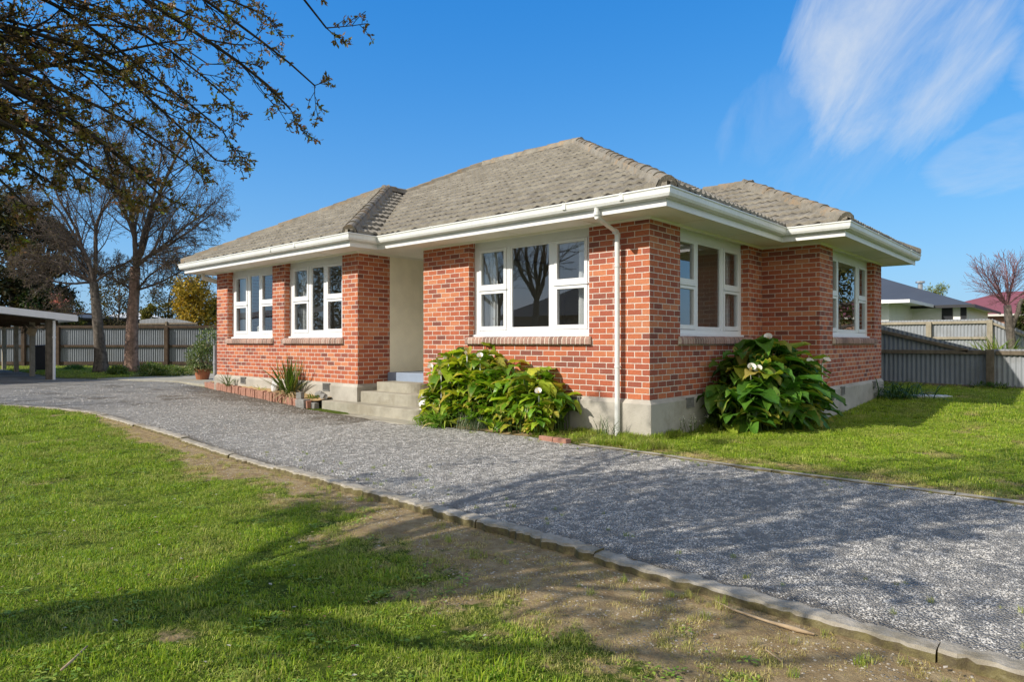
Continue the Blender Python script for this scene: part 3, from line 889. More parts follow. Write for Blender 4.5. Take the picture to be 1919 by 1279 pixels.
# ridge and hip capping
def caps(p0, p1, first=0.0):
    p0, p1 = Vector(p0), Vector(p1); d = p1 - p0; L = d.length; d.normalize()
    side_ = Vector((d.y, -d.x, 0)); 
    if side_.length < 1e-6: side_ = Vector((1,0,0))
    side_.normalize(); up = side_.cross(d)
    if up.z < 0: up = -up
    m = MB(); s_ = first
    while s_ < L:
        ln = min(.41, L - s_ + .1); j = rng.uniform(-.008, .008); jr = rng.uniform(-.012, .012)
        vs = []
        for (ss, w, h) in ((0, .135, .092), (.0, .125, .07), (ln, .118, .073)):
            if ss == 0 and h == .07:
                continue
            for a, b in ((-1, -.075), (-.93, -.02), (-.62, .62), (-.3, .93), (0, 1), (.3, .93), (.62, .62), (.93, -.02), (1, -.075)):
                off = b * h if b > 0 else b
                p = p0 + d*(s_ + ss) + side_*(a*w + jr) + up*(off + j)
                vs.append(tuple(p))
        k = 9
        fs = [(i, i+1, k+i+1, k+i) for i in range(k-1)] + [tuple(range(k-1,-1,-1)), tuple(range(k, 2*k))]
        m.add(vs, fs); s_ += .37
    # mortar bedding
    for sg in (-1, 1):
        vs = []
        n_ = max(2, int(L/.12))
        for i in range(n_+1):
            e = .012*fbm(i*.7, sg, 3); c_ = p0 + d*(L*i/n_)
            vs += [tuple(c_ + side_*sg*(.15+e) + up*(-.075)), tuple(c_ + side_*sg*(.11) + up*(.035+e))]
        m.add(vs, [(2*i, 2*i+2, 2*i+3, 2*i+1) if sg > 0 else (2*i, 2*i+1, 2*i+3, 2*i+2) for i in range(n_)])
    return m.build('ridge_cap', M['cap'], roof, recalc=True)
def rp(x_, y_, d_, e=.055): return (x_, y_, EZ + TP*d_ + e)
caps(rp(EO-.02,-EO+.02,.0), rp(-4.53,4.53,5.15))
caps(rp(-7.62,4.53,5.15), rp(-4.5,4.53,5.15))
caps(rp(-9.07,3.06,3.66), rp(-7.6,4.53,5.15))
caps(rp(XW+EO-.02,YW-EO+.02,0), rp(-9.075,2.42,3.655))
caps(rp(-12.71,YW-EO+.02,0), rp(-9.075,2.42,3.655))
caps(rp(-9.075,3.06,3.655), rp(-9.075,2.4,3.655))
caps(rp(XR+EO-.02,YR-EO+.02,0), rp(-1.2,6.35,2.84))
caps(rp(-2.2,6.35,2.84), rp(-1.15,6.35,2.84))
caps(rp(XR+EO-.02,9.17,0), rp(-1.2,6.35,2.84))
# valley trays
for a, b in (((XW+EO,-EO,EZ), (-9.07,3.04,EZ+TP*3.65)), ((EO,YR-EO,EZ), (-2.2,6.35,EZ+TP*2.84))):
    m = MB(); a, b = Vector(a), Vector(b); d = (b-a); sd = Vector((d.y,-d.x,0)).normalized()
    m.add([tuple(a+sd*.12+Vector((0,0,.045))), tuple(a+Vector((0,0,.01))), tuple(a-sd*.12+Vector((0,0,.045))), tuple(b+sd*.12+Vector((0,0,.045))), tuple(b+Vector((0,0,.01))), tuple(b-sd*.12+Vector((0,0,.045)))], [(0,1,4,3),(1,2,5,4)])
    m.build('valley_tray', M['roofdark'], roof)

# concrete entry steps
steps = thing('concrete_steps', 'three rounded concrete steps leading up to the blue porch floor', 'steps', (-5.2, -.6, 0))
def step_poly(x0, x1, yf, yb, r):
    p = [(x0, yb), (x0, yf)]
    for i in range(9):
        a = -PI/2 + PI/2 * i / 8
        p.append((x1 - r + r*math.cos(a), yf + r + r*math.sin(a)))
    p.append((x1, yb))
    return p
for (x0, x1, yf, yb, r, z0_, z1_) in ((-5.80,-4.62,-.34,.098,.30,.0,.60), (-6.034,-4.22,-.60,-.003,.42,.0,.425), (-6.80,-3.86,-.93,-.66,.26,.0,.215)):
    m = MB()
    if z1_ < .3:
        m.prism(step_poly(x0, x1, yf, -.67, .25), z0_, z1_); m.prism([(-6.033,-.669),(x1,-.669),(x1,-.053),(-6.033,-.053)], z0_, z1_-.001)
    elif z1_ < .5:
        m.prism([(x0, -.003+.1), (x0, yf)] + [(x1 - r + r*math.cos(-PI/2+PI/2*i/8), yf + r + r*math.sin(-PI/2+PI/2*i/8)) for i in range(9)] + [(x1, -.054), (-4.9, -.054), (-4.9, .097)], z0_, z1_)
    else:
        m.prism([(x0, yb), (x0, yf)] + [(x1 - r + r*math.cos(-PI/2+PI/2*i/8), yf + r + r*math.sin(-PI/2+PI/2*i/8)) for i in range(9)] + [(x1, -.055), (-4.88, -.055), (-4.88, yb)], z0_, z1_)
    m.build('step', M['step'], steps, bevel=.012)
m = MB(); m.prism(step_poly(-6.95, -3.62, -1.32, -.9, .35), -.1, .035)
m.build('landing_pad', M['step'], steps, bevel=.01)

# ------------------------------------------------------------------ plant helpers
def vcol(c, r, v=.2):
    k = 1 + r.uniform(-v, v)
    return (c[0]*k*(1+r.uniform(-.12,.12)), c[1]*k, c[2]*k)
def pick(r, pal):
    t = r.random()*sum(w for w, c in pal)
    for w, c in pal:
        t -= w
        if t <= 0: return c
    return pal[-1][1]
def strap(mb, base, az, L, w, el, droop, r, col, seg=6, tipcol=None, twist=.3):
    """one arching strap leaf"""
    p = Vector(base); e = el; d_az = az; vs = []; cs = []
    for i in range(seg+1):
        f = i/seg
        ww = w * (0.55 + .9*f if f < .35 else (1 - ((f-.35)/.65)**2.2) * .87 + .02)
        sd = Vector((-math.sin(d_az), math.cos(d_az), twist*math.sin(f*2+az)))
        vs += [tuple(p - sd*ww/2), tuple(p + sd*ww/2)]
        e -= droop/seg * (0.4 + 1.2*f)
        dv = Vector((math.cos(d_az)*math.cos(e), math.sin(d_az)*math.cos(e), math.sin(e)))
        p = p + dv*(L/seg)
        if p.z < base[2] - .25: p.z = base[2] - .25
    b = len(mb.v)
    mb.add(vs, [(2*i, 2*i+1, 2*i+3, 2*i+2) for i in range(seg)], 0, None, col)
    if tipcol:
        n = len(vs)
        for k in range(n//2, n): mb.c[b+k] = tipcol
def strap_plant(mb, c, n, L, w, r, pal, el=(55, 88), droop=(.6, 1.6), spread=.08, tip=None, seg=6, azr=None):
    for i in range(n):
        az = r.uniform(0, 2*PI) if azr is None else r.uniform(*azr)
        b = (c[0] + r.gauss(0, spread), c[1] + r.gauss(0, spread), c[2])
        strap(mb, b, az, L*r.uniform(.6, 1.1), w*r.uniform(.7, 1.2), R(r.uniform(*el)), r.uniform(*droop), r, vcol(pick(r, pal), r), seg, tip if tip and r.random() < .35 else None)
def leaf_quad(mb, p, d, up, L, w, col, fold=.25):
    """small folded leaf"""
    d = d.normalized(); s = d.cross(up)
    if s.length < 1e-4: s = d.cross(Vector((.2,.9,.3)))
    s.normalize(); n = s.cross(d)
    p = Vector(p)
    m1 = p + d*L*.45 - n*L*.06
    vs = [tuple(p), tuple(m1 + s*w/2 + n*w*fold), tuple(p + d*L), tuple(m1 - s*w/2 + n*w*fold)]
    mb.add(vs, [(0,1,2),(0,2,3)], 0, None, col)
def rvec(r):
    while True:
        v = Vector((r.uniform(-1,1), r.uniform(-1,1), r.uniform(-1,1)))
        if .05 < v.length < 1: return v.normalized()

def calla_leaf(mb, base, az, hgt, lean, L, w, r, col, edge=None):
    """petiole and an arrow-shaped, wavy, drooping blade"""
    b = Vector(base); h = Vector((math.cos(az), math.sin(az), 0)); s = Vector((-h.y, h.x, 0))
    top = b + h*lean + Vector((0,0,hgt))
    mid = b + h*lean*.35 + Vector((0,0,hgt*.6))
    stemc = (.10,.17,.035)
    mb.tube([tuple(b), tuple(mid), tuple(top)], [.012,.01,.006], 4, False, 0, stemc)
    el = r.uniform(-.5, .7); dr = r.uniform(.6, 2.3); tw = r.uniform(-.5, .5); fold = r.uniform(.1, .5)
    rows = 7; prev = top; vs = []; cs = []
    p = top - (h*math.cos(el) + Vector((0,0,math.sin(el))))*L*.22
    ph = r.uniform(0, 6)
    wd = [.62, .95, 1.0, .86, .62, .33, .02]
    e = el
    for i in range(rows):
        f = i/(rows-1)
        dv = h*math.cos(e) + Vector((0,0,math.sin(e)))
        nn = s.cross(dv) * -1 if s.cross(dv).z < 0 else s.cross(dv)
        sv = (s*math.cos(tw*f) + nn*math.sin(tw*f))
        ww = w*wd[i]/2
        wav = .05*L*math.sin(ph + i*2.1); wav2 = .05*L*math.sin(ph*1.7 + i*2.4)
        back = dv*(-.16*L if i == 0 else 0)
        vs += [tuple(p - sv*ww + nn*(fold*ww + wav) + back), tuple(p - sv*ww*.5 + nn*fold*ww*.3), tuple(p - nn*.012), tuple(p + sv*ww*.5 + nn*fold*ww*.3), tuple(p + sv*ww + nn*(fold*ww + wav2) + back)]
        e -= dr/rows*(.5+f)
        p = p + dv*(L*1.15/(rows-1))
    b0 = len(mb.v)
    fs = [(i*5+j, i*5+j+1, (i+1)*5+j+1, (i+1)*5+j) for i in range(rows-1) for j in range(4)]
    mb.add(vs, fs, 0, None, col)
    if edge:
        for i in range(rows):
            for j in (0, 4): mb.c[b0+i*5+j] = edge
            if i >= rows-2:
                for j in (1,2,3): mb.c[b0+i*5+j] = edge
def calla_flower(parent, base, az, hgt, size, r):
    m = MB(); h = Vector((math.cos(az), math.sin(az), 0)); s = Vector((-h.y, h.x, 0)); b = Vector(base)
    top = b + h*.06 + Vector((0,0,hgt)); ax = (Vector((0,0,1)) + h*1.25).normalized(); n1 = s; n2 = ax.cross(s)
    vs = []; n = 14; L = 5
    for k in range(L):
        f = k/(L-1)
        rad = size*(.09 + .40*f**1.25)
        for i in range(n+1):
            a = -PI + 2*PI*i/n
            tip = max(0, math.cos(a))**3 * .8 * f
            lip = .06*f**3
            rr = rad*(1 + lip + tip*.5)
            p = top + ax*(size*(f*1.15 - .12*f**3 + tip*.4)) + (n2*-math.cos(a) + n1*math.sin(a))*rr
            vs.append(tuple(p))
    fs = [(k*(n+1)+i, k*(n+1)+i+1, (k+1)*(n+1)+i+1, (k+1)*(n+1)+i) for k in range(L-1) for i in range(n)]
    m.add(vs, fs)
    m.tube([tuple(top - Vector((0,0,hgt*.45))), tuple(top)], [.007, size*.1], 5, False)
    f_ = m.build('flower', M['petal'], parent, smooth=True)
    sp = MB(); sp.tube([tuple(top + ax*size*.15), tuple(top + ax*size*.7)], [size*.07, size*.05], 6)
    sp.build('spadix', M['spadix'], f_, smooth=True)

CALLA = [(3,(.11,.24,.02)), (4,(.19,.34,.025)), (3,(.32,.46,.035)), (2.4,(.48,.54,.05)), (.7,(.62,.54,.10)), (.2,(.50,.36,.16))]
def in_wall_clip(mb, fn):
    for i, v in enumerate(mb.v): mb.v[i] = fn(v)

# lily clump in front of the lounge wall
r = random.Random(5)
lily = thing('arum_lily', 'large yellow-green arum lily clump with white flowers between porch steps and wide front window', 'lily clump', (-2.7,-.5,0))
m = MB()
def lily_front(x):   # height envelope of the clump along the wall
    return interp([(-4.2,.3),(-3.95,.85),(-3.6,1.36),(-3.0,1.42),(-2.5,1.15),(-2.1,.98),(-1.7,1.04),(-1.35,.72),(-1.15,.2)], x)
for i in range(680):
    x_ = r.uniform(-3.85, -1.3); y_ = r.uniform(-.72, -.12)
    hmax = lily_front(x_)
    f = r.random()
    hgt = hmax*(.18 + .82*f**.75) * r.uniform(.85, 1.05)
    fr_ = (-.12 - y_)/.6
    hgt *= 1 - .35*fr_*r.random()
    az = r.uniform(-PI, 0) if r.random() < .75 else r.uniform(0, PI)
    L = r.uniform(.2, .36); c = vcol(pick(r, CALLA), r)
    calla_leaf(m, (x_, y_, .02), az, hgt*.93, r.uniform(.02,.16), L, L*r.uniform(.5,.75), r, c, vcol((.42,.42,.06), r) if r.random() < .3 else None)
for i in range(260):
    x_ = r.uniform(-3.95, -1.3); y_ = r.uniform(-.86, -.5); L = r.uniform(.13, .26)
    calla_leaf(m, (x_, y_, .02), r.uniform(-PI, 0), r.uniform(.05,.42), r.uniform(.02,.14), L, L*r.uniform(.45,.7), r, vcol(pick(r, CALLA), r), vcol((.46,.40,.08), r) if r.random() < .3 else None)
in_wall_clip(m, lambda v: (max(v[0], -3.82+.06*math.sin(v[2]*23+v[1]*9)-.34*sstep(.7,1.1,v[2])), min(v[1], -.015 if v[2] > .56 else -.06), max(v[2], .015)))
m.build('foliage', M['leaf_gloss'], lily, smooth=True)
for (x_, y_, h_, a_) in ((-3.86,-.5,.98,-1.0),(-3.5,-.62,.88,-.8),(-3.12,-.40,1.24,-.7),(-2.78,-.42,1.2,-.9),(-3.62,-.3,1.16,-1.3),(-1.45,-.55,.66,-1.0)):
    calla_flower(lily, (x_, y_-.12, .0), a_, h_*.92, .10, r)
# lily clump in the corner of the shaded side wall
lily2 = thing('arum_lily', 'dark green arum lily clump with drooping leaves in the shaded side wall corner', 'lily clump', (.55,2.9,0))
m = MB(); r = random.Random(9)
CALLA2 = [(5,(.075,.19,.025)), (4,(.115,.25,.03)), (2,(.18,.32,.04)), (1.0,(.38,.43,.05)), (.25,(.50,.40,.10))]
for i in range(520):
    a = r.uniform(0, 2*PI); q_ = math.sqrt(r.random())
    x_ = .55 + .60*q_*math.cos(a); y_ = 2.82 + 1.25*q_*math.sin(a)
    e_ = 1 - .55*q_*q_
    hgt = (1.64 if y_ < 2.9 else 1.48)*e_*(.1+.9*r.random()**.8)
    az = math.atan2(y_-2.82, x_-.3) + r.uniform(-.9,.9)
    if r.random() < .35: az = r.uniform(-2.2, .9)
    L = r.uniform(.3,.56)
    calla_leaf(m, (x_, y_, .02), az, hgt*.92, r.uniform(.04,.2), L, L*r.uniform(.45,.68), r, vcol(pick(r, CALLA2), r), vcol((.42,.42,.07), r) if r.random() < .16 else None)
in_wall_clip(m, lambda v: (max(v[0], .015 if v[2] > .56 else .065), min(v[1], 4.1) if v[0] < 1.05 else v[1], max(v[2], .012)))
m.build('foliage', M['leaf_gloss'], lily2, smooth=True)
for (x_, y_, h_, a_) in ((.62,1.95,1.05,-1.0),(.62,2.7,1.58,-1.2),(.74,2.05,1.02,-1.4),(1.05,3.2,1.12,-.8),(1.15,3.6,1.16,-.6)):
    calla_flower(lily2, (x_+.06, y_-.1, .0), a_, h_*.88, .125, r)

# strappy plants
STRAP = [(4,(.12,.25,.022)), (3,(.20,.33,.03)), (1.4,(.36,.42,.06)), (.5,(.52,.46,.18))]
def strapthing(name, label, cat, c, n, L, w, pal, seed, mat='leaf', group=None, **kw):
    t = thing(name, label, cat, c, group)
    m = MB(); strap_plant(m, c, n, L, w, random.Random(seed), pal, **kw)
    in_wall_clip(m, lambda v: (v[0], v[1], max(v[2], c[2]-.0)))
    m.build('foliage', M[mat], t, smooth=True); return t
strapthing('clivia', 'low clump of arching bright green strap leaves beside the porch steps', 'strap plant', (-3.3,-.98,.01), 230, .44, .026, STRAP, 3, el=(35,85), droop=(1.2,2.4), spread=.13)
GREY = [(3,(.09,.14,.075)),(2,(.13,.18,.10)),(1,(.24,.24,.15))]
strapthing('lavender', 'grey-green fine leaved tuft at the foot of the front lily clump', 'shrub', (-2.55,-.88,.01), 230, .30, .008, GREY, 4, el=(45,88), droop=(.2,.9), spread=.14, seg=3)
strapthing('daffodil_clump', 'thin grass-like blue-green leaves at the base of the downpipe', 'bulb plant', (-.52,-.30,.01), 34, .40, .011, GREY, 6, el=(50,86), droop=(.1,1.3), spread=.07, seg=5)
strapthing('strap_grass', 'dark arching grass tuft under the side wall vent left of the dark lily clump', 'grass tuft', (.30,1.55,.0), 70, .50, .012, [(3,(.05,.10,.02)),(1,(.11,.16,.04))], 7, el=(40,85), droop=(1.0,2.2), spread=.09)
strapthing('strap_grass', 'broad dark grass tuft hidden low under the dark lily clump', 'grass tuft', (.62,2.02,.0), 70, .45, .012, [(3,(.04,.085,.02)),(1,(.09,.13,.04))], 17, el=(35,80), droop=(1.0,2.0), spread=.14)
strapthing('agapanthus', 'dark green strap-leaved clump at the far end of the side wall plinth', 'strap plant', (1.42,8.0,.15), 170, .62, .024, [(4,(.045,.11,.02)),(1,(.08,.15,.03))], 8, el=(35,85), droop=(1.0,2.2), spread=.26)
# cabbage-tree like flax in the mulch bed
FLAX = [(4,(.085,.15,.025)),(3,(.14,.19,.04)),(1.5,(.26,.25,.09))]
fx = thing('flax_plant', 'spiky flax with green sword leaves and dead straw skirt in the brick-edged bed', 'flax', (-8.15,-.86,.1))
m = MB(); r = random.Random(12)
c = (-8.15,-.86,gz(-8.15)+.18)
strap_plant(m, c, 95, .85, .034, r, FLAX, el=(28,88), droop=(.0,.35), spread=.05, seg=4)
strap_plant(m, c, 75, .62, .028, r, [(2,(.42,.31,.17)),(1,(.28,.20,.11)),(1,(.50,.40,.25))], el=(-5,35), droop=(.9,1.9), spread=.06, seg=5)
in_wall_clip(m, lambda v: (v[0], min(v[1], YW-.06), max(v[2], gz(v[0])+.02)))
m.build('foliage', M['leaf'], fx, smooth=True)
strapthing('spider_plant', 'small spiky green tuft at the left end of the brick-edged bed', 'strap plant', (-11.0,-.84,gz(-11)+.17), 26, .42, .022, [(3,(.11,.17,.05)),(1,(.2,.25,.09))], 13, el=(25,80), droop=(.2,1.0), spread=.04)
strapthing('iris', 'few thin green blades in the middle of the straw mulched bed', 'bulb plant', (-9.5,-.82,gz(-9.5)+.17), 9, .26, .014, STRAP, 14, el=(20,70), droop=(.2,1.4), spread=.05)
strapthing('primrose', 'low yellow-green rosette near the vent beside the porch steps', 'bedding plant', (-7.2,-.86,gz(-7.2)+.17), 30, .16, .03, [(1,(.22,.26,.05)),(1,(.12,.2,.03))], 15, el=(15,70), droop=(.5,1.5), spread=.06)
# white flowering weed
wf = thing('alyssum', 'sprig of small white flowers against the plinth near the house corner', 'flower', (.16,.95,0))
m = MB(); m2 = m; r = random.Random(20)
for i in range(26):
    b = (.16+r.gauss(0,.05), .95+r.gauss(0,.13), 0); tp = (b[0]+r.gauss(.03,.05), b[1]+r.gauss(0,.06), r.uniform(.12,.3))
    b = (max(b[0], .07), b[1], 0); tp = (max(tp[0], .07), tp[1], tp[2])
    m.tube([b, tp], [.003,.002], 3, False, 0, (.13,.19,.05))
    for k in range(3): leaf_quad(m, Vector(b).lerp(Vector(tp), r.uniform(.2,.9)), rvec(r), Vector((0,0,1)), .05, .012, (.12,.2,.04))
    for k in range(5): leaf_quad(m2, Vector(tp)+rvec(r)*.012, rvec(r), Vector((0,0,1)), .018, .014, (.8,.8,.76))
m.build('foliage', M['leaf'], wf)

# ------------------------------------------------------------------ trees
def wiggle(p0, p1, n, amp, r, sag=0.):
    p0, p1 = Vector(p0), Vector(p1); L = (p1-p0).length; off = Vector((0,0,0)); out = []
    ph = [r.uniform(0, 6.28) for _ in range(6)]; fq = [r.uniform(1.5, 4.5) for _ in range(6)]
    for i in range(n+1):
        f = i/n; e = math.sin(PI*f)**.6 if 0 < f < 1 else 0
        w = Vector((math.sin(fq[0]*f*3+ph[0])+.5*math.sin(fq[3]*f*8+ph[3]), math.sin(fq[1]*f*3+ph[1])+.5*math.sin(fq[4]*f*8+ph[4]), .8*math.sin(fq[2]*f*3+ph[2])))*amp*L
        out.append(p0.lerp(p1, f) + w*e*.6 + Vector((0,0,sag*L*math.sin(PI*f))))
    return out
def grow(mb, p, d, L, rad, lvl, r, P, tips, n=None):
    """recursive branch; P: dict of per-level settings; tips collects (point, dir, level)"""
    n = n or max(3, int(L / P['seg']))
    pts = [Vector(p)]; rads = [rad]; dirs = [Vector(d).normalized()]
    dd = Vector(d).normalized()
    rt = rad * P.get('taper', .35)
    for i in range(n):
        dd = (dd + rvec(r)*P['wig'] + Vector((0,0,1))*P['up'][min(lvl, len(P['up'])-1)]).normalized()
        pts.append(pts[-1] + dd*(L/n)); rads.append(rad + (rt-rad)*(i+1)/n); dirs.append(dd.copy())
    mb.tube(pts, [max(x_, P['rmin']) for x_ in rads], P['sides'][min(lvl, len(P['sides'])-1)], False)
    if lvl >= P['lv']:
        for i in range(1, n+1): tips.append((pts[i], dirs[i], lvl))
        return
    if lvl >= P['lv']-1: tips.append((pts[-1], dirs[-1], lvl))
    k = P['kids'][lvl]; k = int(k*r.uniform(.8,1.2)+.5)
    for j in range(k):
        f = P['from'][lvl] + (1-P['from'][lvl])*(j+r.random())/k
        i = min(n-1, int(f*n)); q = pts[i].lerp(pts[i+1], f*n-i)
        ang = R(r.uniform(*P['ang'][lvl]))
        ax = dirs[i].cross(rvec(r)); 
        if ax.length < 1e-3: continue
        nd = Matrix.Rotation(ang, 3, ax.normalized()) @ dirs[i]
        grow(mb, q, nd, L*P['len'][lvl]*r.uniform(.6,1.15)*(1.15-.5*f), max(P['rmin'], (rad+(rt-rad)*f)*P['rad'][lvl]), lvl+1, r, P, tips)
def buds(mb, tips, r, pal, n=(2,5), L=(.02,.05), wr=.45, keep=1., spread=.02):
    for p, d, lv in tips:
        if r.random() > keep: continue
        c0 = pick(r, pal)
        for k in range(r.randint(*n)):
            dd = (d*.5 + rvec(r)*.9)
            l_ = r.uniform(*L)
            leaf_quad(mb, Vector(p)+rvec(r)*spread*r.random(), dd, rvec(r), l_, l_*wr, vcol(c0, r))

# two bare trees standing at the back left
def bare_tree(label, base, stems, seed, bark, trunk_pts, trunk_r, low):
    r = random.Random(seed)
    t = thing('bare_tree', label, 'tree', base, None)
    tm = MB(); dense = []; dr_ = []
    for i in range(len(trunk_pts)-1):
        for j in range(7): dense.append(Vector(trunk_pts[i]).lerp(Vector(trunk_pts[i+1]), j/7)); dr_.append(trunk_r[i]+(trunk_r[i+1]-trunk_r[i])*j/7)
    dense.append(Vector(trunk_pts[-1])); dr_.append(trunk_r[-1]); tm.tube(dense, dr_, 26)
    # root flare and bark ridges
    for i, v in enumerate(tm.v):
        h_ = v[2]-base[2]; c_ = Vector(trunk_pts[0]).lerp(Vector(trunk_pts[-1]), min(1, max(0, h_/(trunk_pts[-1][2]-base[2]))))
        k_ = 1 + .35*math.exp(-max(0,h_)*3.0) + .16*noise.noise((v[0]*7, v[1]*7, v[2]*1.2)) + .13*noise.noise((v[0]*17, v[1]*17, v[2]*2.5))
        tm.v[i] = (c_.x+(v[0]-c_.x)*k_, c_.y+(v[1]-c_.y)*k_, v[2])
    tm.build('trunk', M[bark], t, smooth=True)
    cm = MB(); tips = []
    P = dict(seg=.28, wig=.18, up=[.06,.05,.03,.0], lv=3, kids=[13,11,6], ang=[(22,60),(25,65),(25,70)], len=[.50,.46,.5], rad=[.42,.5,.6], sides=[6,4,3,3], rmin=.0045, taper=.3, **{'from':[.12,.12,.12]})
    for (p, d, L, rr) in stems: grow(cm, p, d, L, rr, 0, r, P, tips)
    P2 = dict(P); P2['up'] = [.02,-.03,-.05,-.05]; P2['kids'] = [16,11,6]
    for (p, d, L, rr) in low: grow(cm, p, d, L, rr, 0, r, P2, tips)
    cm.build('branches', M['twig'], t)
    lm = MB(); buds(lm, tips, r, [(3,(.16,.11,.06)),(1,(.13,.13,.03)),(1,(.10,.06,.04))], (1,2), (.03,.06), .5, .28)
    lm.build('buds', M['leaf_far'], t)
    return t
bz = gz(-23)
A = at(190, 24.4, bz); top = at(176, 24.4, hz(530, 24.4))
st = [ (top, (RV[0]*x_ + DV[0]*y_, RV[1]*x_ + DV[1]*y_, z_), L, rr) for x_, y_, z_, L, rr in ((-.25,0,1,4.6,.075),(.15,.2,1,5.2,.085),(-.6,.1,.8,3.6,.06),(.05,-.3,1,4.2,.065))]
tm_ = at(182, 24.4, hz(590, 24.4))
lo = [ (p_, (RV[0]*x_ + DV[0]*y_, RV[1]*x_ + DV[1]*y_, z_), L, rr) for p_, x_, y_, z_, L, rr in ((top,-1,.1,.35,2.9,.055),(top,-1,-.2,.12,2.8,.05),(top,-.9,.3,.55,2.6,.05),(tm_,-1,0,.25,2.2,.04),(top,.8,-.2,.45,1.8,.05),(top,-.7,-.5,.15,2.4,.045))]
bare_tree('slimmer grey-barked bare tree leaning left, nearest the carport', A, st, 31, 'bark', [A, at(188,24.4,bz+.8), at(184,24.4,bz+1.8), at(179,24.4,bz+2.8), top], [.215,.185,.17,.155,.14], lo)
B = at(247, 25.3, bz); top = at(254, 25.3, hz(500, 25.3))
st = [ (top, (RV[0]*x_ + DV[0]*y_, RV[1]*x_ + DV[1]*y_, z_), L, rr) for x_, y_, z_, L, rr in ((-.12,0,1,5.6,.09),(.12,.15,1,5.8,.10),(.45,0,1,5.0,.075),(-.3,.2,1,4.6,.065),(.28,-.25,1,5.2,.07))]
tm_ = at(252, 25.3, hz(545, 25.3))
lo = [ (p_, (RV[0]*x_ + DV[0]*y_, RV[1]*x_ + DV[1]*y_, z_), L, rr) for p_, x_, y_, z_, L, rr in ((top,.9,.1,.7,3.6,.07),(top,1,-.2,.4,3.0,.06),(tm_,1,.1,.2,2.6,.05),(tm_,-1,0,.4,2.0,.045),(top,.8,.3,.95,4.2,.075),(tm_,.9,-.3,.45,2.6,.05))]
bare_tree('thicker bare tree with sunlit reddish trunk nearest the house', B, st, 33, 'bark_red', [B, at(247,25.3,bz+.9), at(249,25.3,bz+2.0), at(252,25.3,bz+3.0), top], [.25,.215,.20,.185,.165], lo)

# ground cover below them
IVY = [(4,(.075,.135,.02)),(3,(.12,.18,.03)),(2,(.19,.23,.06)),(1,(.30,.33,.14))]
def shrub(name, label, cat, blobs, n, leafL, pal, seed, mat='leaf', base=None, wr=.5, stems=0, group=None, core=True):
    r = random.Random(seed)
    base = base or (blobs[0][0], blobs[0][1], gz(blobs[0][0]))
    t = thing(name, label, cat, base, group); m = MB()
    vol = [b[3]*b[4]*b[5] for b in blobs]; tot = sum(vol)
    for (x_, y_, z_, rx, ry, rz_), v_ in zip(blobs, vol):
        for i in range(int(n*v_/tot)):
            d = rvec(r); q_ = r.uniform(.55, 1.03)
            nz_ = .25*fbm(d.x*2.2+x_, d.y*2.2+y_, d.z*2.2+z_, 3)
            p = Vector((x_+d.x*rx*(q_+nz_), y_+d.y*ry*(q_+nz_), z_+d.z*rz_*(q_+nz_)))
            if p.z < base[2]: p.z = base[2] + r.random()*.05
            l_ = r.uniform(.7,1.3)*leafL
            dd = d*.7 + rvec(r)*.8 + Vector((0,0,.15))
            leaf_quad(m, p, dd, rvec(r)*.5 + Vector((0,0,1)), l_, l_*wr, vcol(pick(r, pal), r))
    m.build('foliage', M[mat], t)
    if stems:
        s_ = MB()
        for i in range(stems):
            b = blobs[i % len(blobs)]; d = rvec(r)
            s_.tube(wiggle((base[0]+r.gauss(0,.08), base[1]+r.gauss(0,.08), base[2]), (b[0]+d.x*b[3]*.7, b[1]+d.y*b[4]*.7, b[2]+d.z*b[5]*.6), 5, .06, r), [.03,.026,.022,.018,.013,.008], 5, False)
        s_.build('stems', M['twig'], t)
    return t
def gb(u, v_top, v_bot, t, wpx, dep):
    """blob at pixel column u reaching from v_bot to v_top at distance t"""
    z1, z0 = hz(v_top, t), hz(v_bot, t); p = at(u, t)
    return (p[0], p[1], (z0+z1)/2, wpx/F*t/2, wpx/F*t/2*dep, (z1-z0)/2)
shrub('rosemary', 'low feathery green groundcover right of the thicker bare trunk', 'groundcover', [gb(285,681,712,22.6,70,.6), gb(318,686,710,22.4,66,.6), gb(350,690,708,22.6,40,.6)], 5200, .085, IVY, 41, wr=.3, base=at(305,22.5,.22))
shrub('rosemary', 'small green groundcover patch between the two bare trunks', 'groundcover', [gb(222,686,712,23.2,52,.6), gb(208,694,714,23.,30,.6)], 2200, .085, IVY, 42, wr=.3, base=at(220,23.1,.22))
shrub('grass_tussock', 'rough green tussocks along the fence foot behind the carport post', 'grass tuft', [gb(140,686,702,27.,70,.4)], 1500, .12, [(2,(.06,.14,.02)),(1,(.10,.18,.03))], 43, wr=.15, base=at(140,27,.24))

# variegated shrub in a terracotta pot at the house corner
pp = at(380, 20.2, .225)
pot = thing('plant_pot', 'round terracotta pot holding the variegated shrub at the left house corner', 'pot', pp)
m = MB(); m.lathe([(.17,0),(.20,.12),(.235,.27),(.25,.27),(.25,.33),(.22,.33),(.205,.27)], pp, 24)
m.build('pot_body', M['terracotta'], pot, smooth=False)
m = MB(); m.lathe([(.20,.262),(.19,.275),(.001,.28)], pp, 20); m.build('potting_soil', M['mulch'], pot)
shrub('potted_shrub', 'bushy variegated grey-green shrub growing from the terracotta pot', 'shrub', [gb(378,640,706,20.2,62,.8), gb(390,615,665,20.3,44,.8), gb(368,655,695,20.1,40,.8)], 2300, .085, [(3,(.10,.16,.045)),(2,(.17,.22,.09)),(1.3,(.36,.38,.22))], 44, wr=.45, base=(pp[0],pp[1],pp[2]+.28), stems=9)

